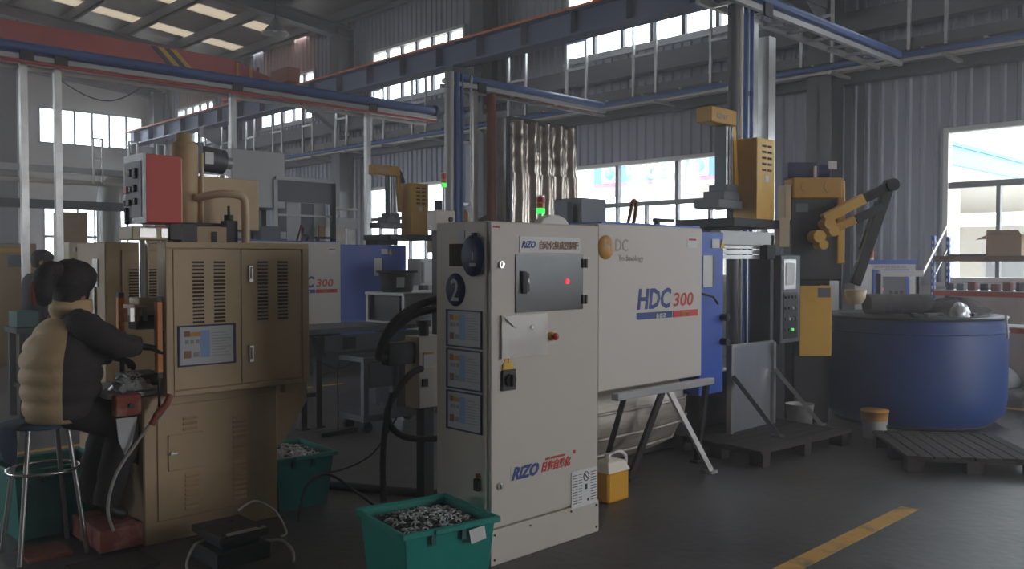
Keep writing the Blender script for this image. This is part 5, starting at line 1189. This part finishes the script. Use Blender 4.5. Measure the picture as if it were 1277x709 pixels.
def hand(mb, wrist, d, up, m, curl=.5, flip=1):
    """palm and five separate curled fingers; d is the pointing direction, up the back of the hand"""
    w = Vector(wrist); d = Vector(d).normalized(); u = (Vector(up) - d*Vector(up).dot(d)).normalized(); s = d.cross(u)*flip
    pal = []
    for t, wd, th in ((-.01, .026, .019), (.02, .036, .018), (.055, .042, .016), (.085, .040, .013), (.092, .03, .009)):
        pal.append([tuple(w + d*t + s*(wd*math.cos(a)) + u*(th*math.sin(a))) for a in [2*math.pi*i/10 for i in range(10)]])
    mb.loft(pal, m)
    for k, (off, L) in enumerate(((.029, .066), (.010, .076), (-.010, .072), (-.028, .056))):
        p = w + d*.08 + s*off; a = d.copy(); pts = [p]; dirv = d
        for j, q in enumerate((.45, .32, .23)):
            ang = curl*(j+.6); dirv = d*math.cos(ang) - u*math.sin(ang); p = p + dirv*L*q; pts.append(p)
        mb.tube(pts, .008, 7, m, rs=[.0088, .0084, .0076, .006])
    p = w + d*.03 + s*.034; pts = [p, p + s*.022 + d*.02 - u*.008, p + s*.026 + d*.048 - u*.016, p + s*.020 + d*.068 - u*.02]
    mb.tube(pts, .009, 7, m, rs=[.011, .010, .009, .007])
def person(label, J, mats, yaw, pitch, hs=1.0, legs_r=1.0):
    """J: joint name -> position. mats: upper, lower, skin, shoe, hand"""
    t = thing('person', label, 'person', (J['pelvis'][0], J['pelvis'][1], 0))
    names = ['pelvis', 'waist', 'chest', 'neckb', 'neck', 'head', 'shr', 'elr', 'wrr', 'shl', 'ell', 'wrl', 'hir', 'knr', 'anr', 'her', 'tor', 'hil', 'knl', 'anl', 'hel', 'tol']
    vs = []; ix = {}
    for n in names:
        if n in J: ix[n] = len(vs); vs.append(tuple(J[n]))
    E_ = [('pelvis','waist'), ('waist','chest'), ('chest','neckb'), ('neckb','neck'), ('neck','head'), ('chest','shr'), ('shr','elr'), ('elr','wrr'), ('chest','shl'), ('shl','ell'), ('ell','wrl'),
          ('pelvis','hir'), ('hir','knr'), ('knr','anr'), ('anr','tor'), ('pelvis','hil'), ('hil','knl'), ('knl','anl'), ('anl','tol')]
    rad = dict(pelvis=(.13,.12), waist=(.12,.11), chest=(.135,.12), neckb=.07, neck=.052, head=.05, shr=.072, elr=.054, wrr=.038, shl=.072, ell=.054, wrl=.038, hir=.095, knr=.064, anr=.045, tor=.034, hil=.095, knl=.064, anl=.045, tol=.034)
    V, F = skin(vs, [(ix[a], ix[b]) for a, b in E_], [rad[n] for n in names if n in J], 0)
    def reg(p):
        best = None
        for a, b, m in (('pelvis','waist',1), ('waist','chest',0), ('chest','neckb',0), ('neck','head',2), ('shr','elr',0), ('elr','wrr',0), ('shl','ell',0), ('ell','wrl',0), ('hir','knr',1), ('knr','anr',1), ('anr','tor',3), ('hil','knl',1), ('knl','anl',1), ('anl','tol',3)):
            d = seg_d(p, J[a], J[b])
            if best is None or d < best[0]: best = (d, m)
        return best[1]
    mb = MB(); o = len(mb.v); mb.v += V
    for f in F:
        c = [sum(V[i][k] for i in f)/len(f) for k in range(3)]
        mb.f.append(f); mb.m.append(reg(c)); mb.sm.append(True)
    rr, P = head_rings(J['headc'], yaw, pitch, hs); mb.loft(rr, 2)
    # nose, ears, brow, lips on the same body
    mb.loft([[P(.085, .016, -.03), P(.085, -.016, -.03), P(.083, 0, .025)], [P(.112, .007, -.028), P(.112, -.007, -.028), P(.092, 0, .02)]], 2)
    for sgn in (1, -1):
        mb.loft([[P(.0+.012*math.cos(a), sgn*.07, -.005+.03*math.sin(a)) for a in [i*.785 for i in range(8)]], [P(-.008+.018*math.cos(a), sgn*.088, -.003+.034*math.sin(a)) for a in [i*.785 for i in range(8)]]], 2)
        mb.ball(P(.078, sgn*.031, .012), .011, 10, 6, 5); mb.ball(P(.087, sgn*.031, .012), .005, 8, 5, 6)
        mb.bar(P(.088, sgn*.018, .034), P(.082, sgn*.045, .034), .008, .006, 6)
    mb.tube([P(.083, -.022, -.062), P(.092, 0, -.06), P(.083, .022, -.062)], .006, 6, 7)
    for w, e, fl in (('wrr', 'elr', 1), ('wrl', 'ell', -1)):
        d = Vector(J[w]) - Vector(J[e]); hand(mb, Vector(J[w]) + d.normalized()*.02, d, (0, 0, 1), 4, .5, fl)
    mb.build('body', [mats[0], mats[1], 'skin', mats[2], mats[3], 'panel_white', 'black', 'ink_red'], t)
    return t, P
w, WP = person('woman in a quilted beige vest sitting on a stool at the cream press', dict(
    pelvis=(1.53, 5.12, .815), waist=(1.53, 5.11, .97), chest=(1.56, 5.09, 1.17), neckb=(1.585, 5.085, 1.305), neck=(1.60, 5.08, 1.36), head=(1.605, 5.08, 1.41), headc=(1.612, 5.08, 1.455),
    shr=(1.59, 4.915, 1.25), elr=(1.735, 4.81, 1.14), wrr=(1.845, 4.80, 1.12), shl=(1.60, 5.25, 1.25), ell=(1.74, 5.25, 1.07), wrl=(1.82, 5.16, 1.04),
    hir=(1.56, 5.03, .79), knr=(1.80, 4.955, .67), anr=(1.70, 4.92, .235), tor=(1.82, 4.905, .178), hil=(1.56, 5.21, .79), knl=(1.80, 5.20, .66), anl=(1.70, 5.18, .235), tol=(1.82, 5.18, .178)),
    ('sleeve', 'trousers', 'black', 'rubber'), R(30), R(12))
# quilted vest: puffed rings, dark at the front half
N = 30; prof = []; z = .745; rows = 6
for r in range(rows):
    for k in range(5):
        t = k/5; zz = .745 + (r + t)*.088; puff = .013*math.sin(math.pi*t)**.7
        prof.append((zz, puff))
prof.append((.745 + rows*.088, 0))
ringsv = []
for zz, puff in prof:
    u = (zz - .745)/(rows*.088); cx = 1.545 + .03*u; cy = 5.10 - .015*u
    sh_ = 1 - .5*max(0, (u-.62)/.38)**1.6; bx = (.175 + .02*math.sin(u*2.6)) * sh_; by = (.195 + .03*math.sin(u*2.4)) * (1 - .42*max(0, (u-.72)/.28)**1.5)
    ringsv.append([(cx + (bx+puff)*math.cos(2*math.pi*i/N) - .015*math.sin(u*3), cy + (by+puff)*math.sin(2*math.pi*i/N), zz) for i in range(N)])
vm = MB().loft(ringsv, 0)
for i, f in enumerate(vm.f):
    c = [sum(vm.v[k][j] for k in f)/len(f) for j in range(3)]
    if len(f) == 4 and (c[0] - 1.545) * .9 - (c[1] - 5.10) * .45 > .05: vm.m[i] = 1
vest = vm.build('vest', ['vest', 'sleeve'], w, label='quilted beige puffer vest')
MB().lathe([(.085, -.02), (.102, .03), (.098, .085), (.08, .09), (.07, 0)], (1.592, 5.08, 1.285), 24, sx=1.1).build('collar', ['vest'], w)
MB().lathe([(.132, -.03), (.15, -.04), (.155, .02), (.14, .03)], (1.525, 5.115, .76), 24, sx=1, sy=1.2).build('vest_hem', ['vest'], w)
hm_ = MB()
def hair_cap(P, bulk=1.0):
    m = MB(); rr = []
    for z, w_, d, x0 in (((-.11, .06, .06, -.03),) if bulk > 1.1 else ()) + ((-.075, .066, .05, -.045), (-.05, .078, .075, -.035), (-.01, .088, .10, -.025), (.03, .094, .112, -.02), (.07, .09, .112, -.018), (.10, .074, .094, -.016), (.125, .045, .06, -.014), (.135, .012, .02, -.014)):
        rr.append([P(x0 + d*bulk*math.cos(2*math.pi*i/20), w_*bulk*math.sin(2*math.pi*i/20), z) for i in range(20)])
    return m.loft(rr, 0)
hair_cap(WP, 1.18).build('hair', ['hair'], w, label='dark tied back hair')
MB().tube(smooth_path([WP(-.10, .0, .05), WP(-.17, .01, .04), WP(-.20, .015, -.02), WP(-.19, .015, -.09), WP(-.16, .02, -.13)], 4), .04, 12, rs=[.03+.028*math.sin(math.pi*min(1, .15+i/19)) for i in range(17)]).build('ponytail', ['hair'], w)
MB().lathe([(.035, -.01), (.045, 0), (.035, .01)], WP(-.125, .005, .048), 16, axis='x').build('hair_tie', ['scarf'], w)
MB().tube(smooth_path([WP(-.215, .03, .02), WP(-.245, .03, -.04), WP(-.24, .03, -.1), WP(-.22, .035, -.15)], 4), .013, 8).build('ribbon', ['scarf'], w)
mk_ = MB(); rr = []
for z, w_, d, x0 in ((-.115, .035, .05, .032), (-.09, .056, .07, .016), (-.05, .068, .088, .004), (-.018, .06, .097, .004)): rr.append([WP(x0 + d*math.cos(a), w_*1.04*math.sin(a), z) for a in [(-1.25 + 2.5*i/12) for i in range(13)]])
for i in range(3):
    mk_.add(rr[i] + rr[i+1], [(k, k+1, 14+k, 13+k) for k in range(12)], 0, True)
mk_.build('face_mask', ['rubber'], w)
# bulky winter sleeves and trouser legs over the limbs
def limb(name, pts, rs, mat): 
    P = smooth_path(pts, 6); k = len(P); rr = []
    for i in range(k):
        t = i/(k-1)*(len(rs)-1); a = int(min(t, len(rs)-2)); rr.append(rs[a] + (rs[a+1]-rs[a])*(t-a) + .004*math.sin(i*2.1))
    MB().tube(P, .05, 14, rs=rr).build(name, [mat], w)
limb('sleeve', [(1.575, 4.97, 1.275), (1.605, 4.905, 1.235), (1.735, 4.81, 1.14), (1.85, 4.80, 1.122)], [.06, .082, .074, .05], 'sleeve')
limb('sleeve', [(1.58, 5.18, 1.275), (1.61, 5.25, 1.235), (1.74, 5.25, 1.08), (1.82, 5.16, 1.04)], [.06, .08, .07, .05], 'sleeve')
limb('trouser_leg', [(1.56, 5.03, .79), (1.80, 4.955, .665), (1.76, 4.93, .45), (1.70, 4.92, .25)], [.11, .098, .085, .065], 'trousers')
limb('trouser_leg', [(1.56, 5.21, .79), (1.80, 5.20, .655), (1.76, 5.19, .45), (1.70, 5.18, .25)], [.11, .098, .085, .065], 'trousers')
# stool
so = thing('work_stool', 'steel stool with cloth covered seat under the seated woman', 'stool', (1.46, 5.14, 0))
MB().lathe([(0, .69), (.15, .69), (.155, .70), (.15, .715), (0, .72)], (1.46, 5.14, 0), 28).build('seat', ['cloth_blue'], so)
for a in (R(225), R(315), R(45), R(135)):
    c, s = math.cos(a), math.sin(a); MB().cyl((1.46+.235*c, 5.14+.235*s, 0), (1.46+.135*c, 5.14+.135*s, .69), .013, n=10).build('leg', ['galv'], so)
MB().tube([(1.46+.178*math.cos(i*.2618), 5.14+.178*math.sin(i*.2618), .46) for i in range(24)], .009, 7, closed=True).build('ring', ['chrome'], so)
random.seed(14); cl = MB(); rr = []
for k, (z, r) in enumerate(((.722, .02), (.726, .12), (.715, .165), (.64, .172), (.56, .165))):
    rr.append([(1.41 + r*math.cos(R(110)+i*.19)*(1+random.uniform(-.06, .06)), 5.15 + r*math.sin(R(110)+i*.19)*(1+random.uniform(-.06, .06)), z - (.05*abs(math.sin(i*.8)) if k == 4 else 0)) for i in range(12)])
cl.add([p for r in rr for p in r], [(i*12+j, i*12+j+1, (i+1)*12+j+1, (i+1)*12+j) for i in range(4) for j in range(11)], 0, True)
solo(cl, 'seat_cloth', ['cloth_blue'], 'dark crumpled cloth hanging over the left of the stool seat', 'cloth')
# standing man
mx, my = 2.88, 10.36
m_, MP = person('man with dark jacket and face mask standing at the bench at far left', dict(
    pelvis=(mx, my, .93), waist=(mx, my, 1.08), chest=(mx+.02, my, 1.26), neckb=(mx+.05, my-.01, 1.43), neck=(mx+.06, my-.01, 1.48), head=(mx+.07, my-.02, 1.53), headc=(mx+.085, my-.02, 1.575),
    shr=(mx+.0, my-.19, 1.38), elr=(mx+.08, my-.28, 1.12), wrr=(mx+.24, my-.34, 1.02), shl=(mx+.02, my+.19, 1.38), ell=(mx+.14, my+.25, 1.13), wrl=(mx+.3, my+.1, 1.04),
    hir=(mx, my-.09, .90), knr=(mx+.02, my-.1, .49), anr=(mx-.02, my-.1, .09), tor=(mx+.13, my-.12, .035), hil=(mx, my+.09, .90), knl=(mx+.02, my+.1, .49), anl=(mx-.02, my+.1, .09), tol=(mx+.13, my+.12, .035)),
    ('jacket_dark', 'trousers', 'black', 'skin'), R(-25), R(14))
hair_cap(MP, .98).build('hair', ['hair'], m_)
mk_ = MB(); rr = []
for z, w_, d, x0 in ((-.115, .035, .05, .032), (-.09, .056, .07, .016), (-.05, .068, .088, .004), (-.018, .06, .097, .004)): rr.append([MP(x0 + d*1.06*math.cos(a), w_*1.08*math.sin(a), z) for a in [(-1.25 + 2.5*i/12) for i in range(13)]])
for i in range(3): mk_.add(rr[i] + rr[i+1], [(k, k+1, 14+k, 13+k) for k in range(12)], 0, True)
mk_.build('face_mask', ['mask'], m_)
jk = []
for z, bx, by in ((.86, .15, .2), (1.0, .145, .19), (1.15, .14, .195), (1.3, .14, .21), (1.4, .115, .2), (1.45, .075, .11)): jk.append([(mx+.012+bx*math.cos(2*math.pi*i/24), my+by*math.sin(2*math.pi*i/24), z) for i in range(24)])
MB().loft(jk, 0).build('jacket', ['jacket_dark'], m_)
# ------------------------------------------------------------ dusty air in the hall
hz = bpy.data.materials.new('dusty_air'); hz.use_nodes = True; _t = hz.node_tree; _t.nodes.clear()
_o = _t.nodes.new('ShaderNodeOutputMaterial'); _v = _t.nodes.new('ShaderNodeVolumeScatter')
_v.inputs['Color'].default_value = (1, .965, .98, 1); _v.inputs['Density'].default_value = .0095; _v.inputs['Anisotropy'].default_value = .55
_t.links.new(_v.outputs[0], _o.inputs['Volume']); MATS['dusty_air'] = hz
_h = MB().box(-12.3, 12.75, -9.3, 30.4, -.1, 9.6).build('haze', ['dusty_air']); _h['kind'] = 'stuff'; tag(_h, 'thin dusty haze filling the whole hall', 'haze')
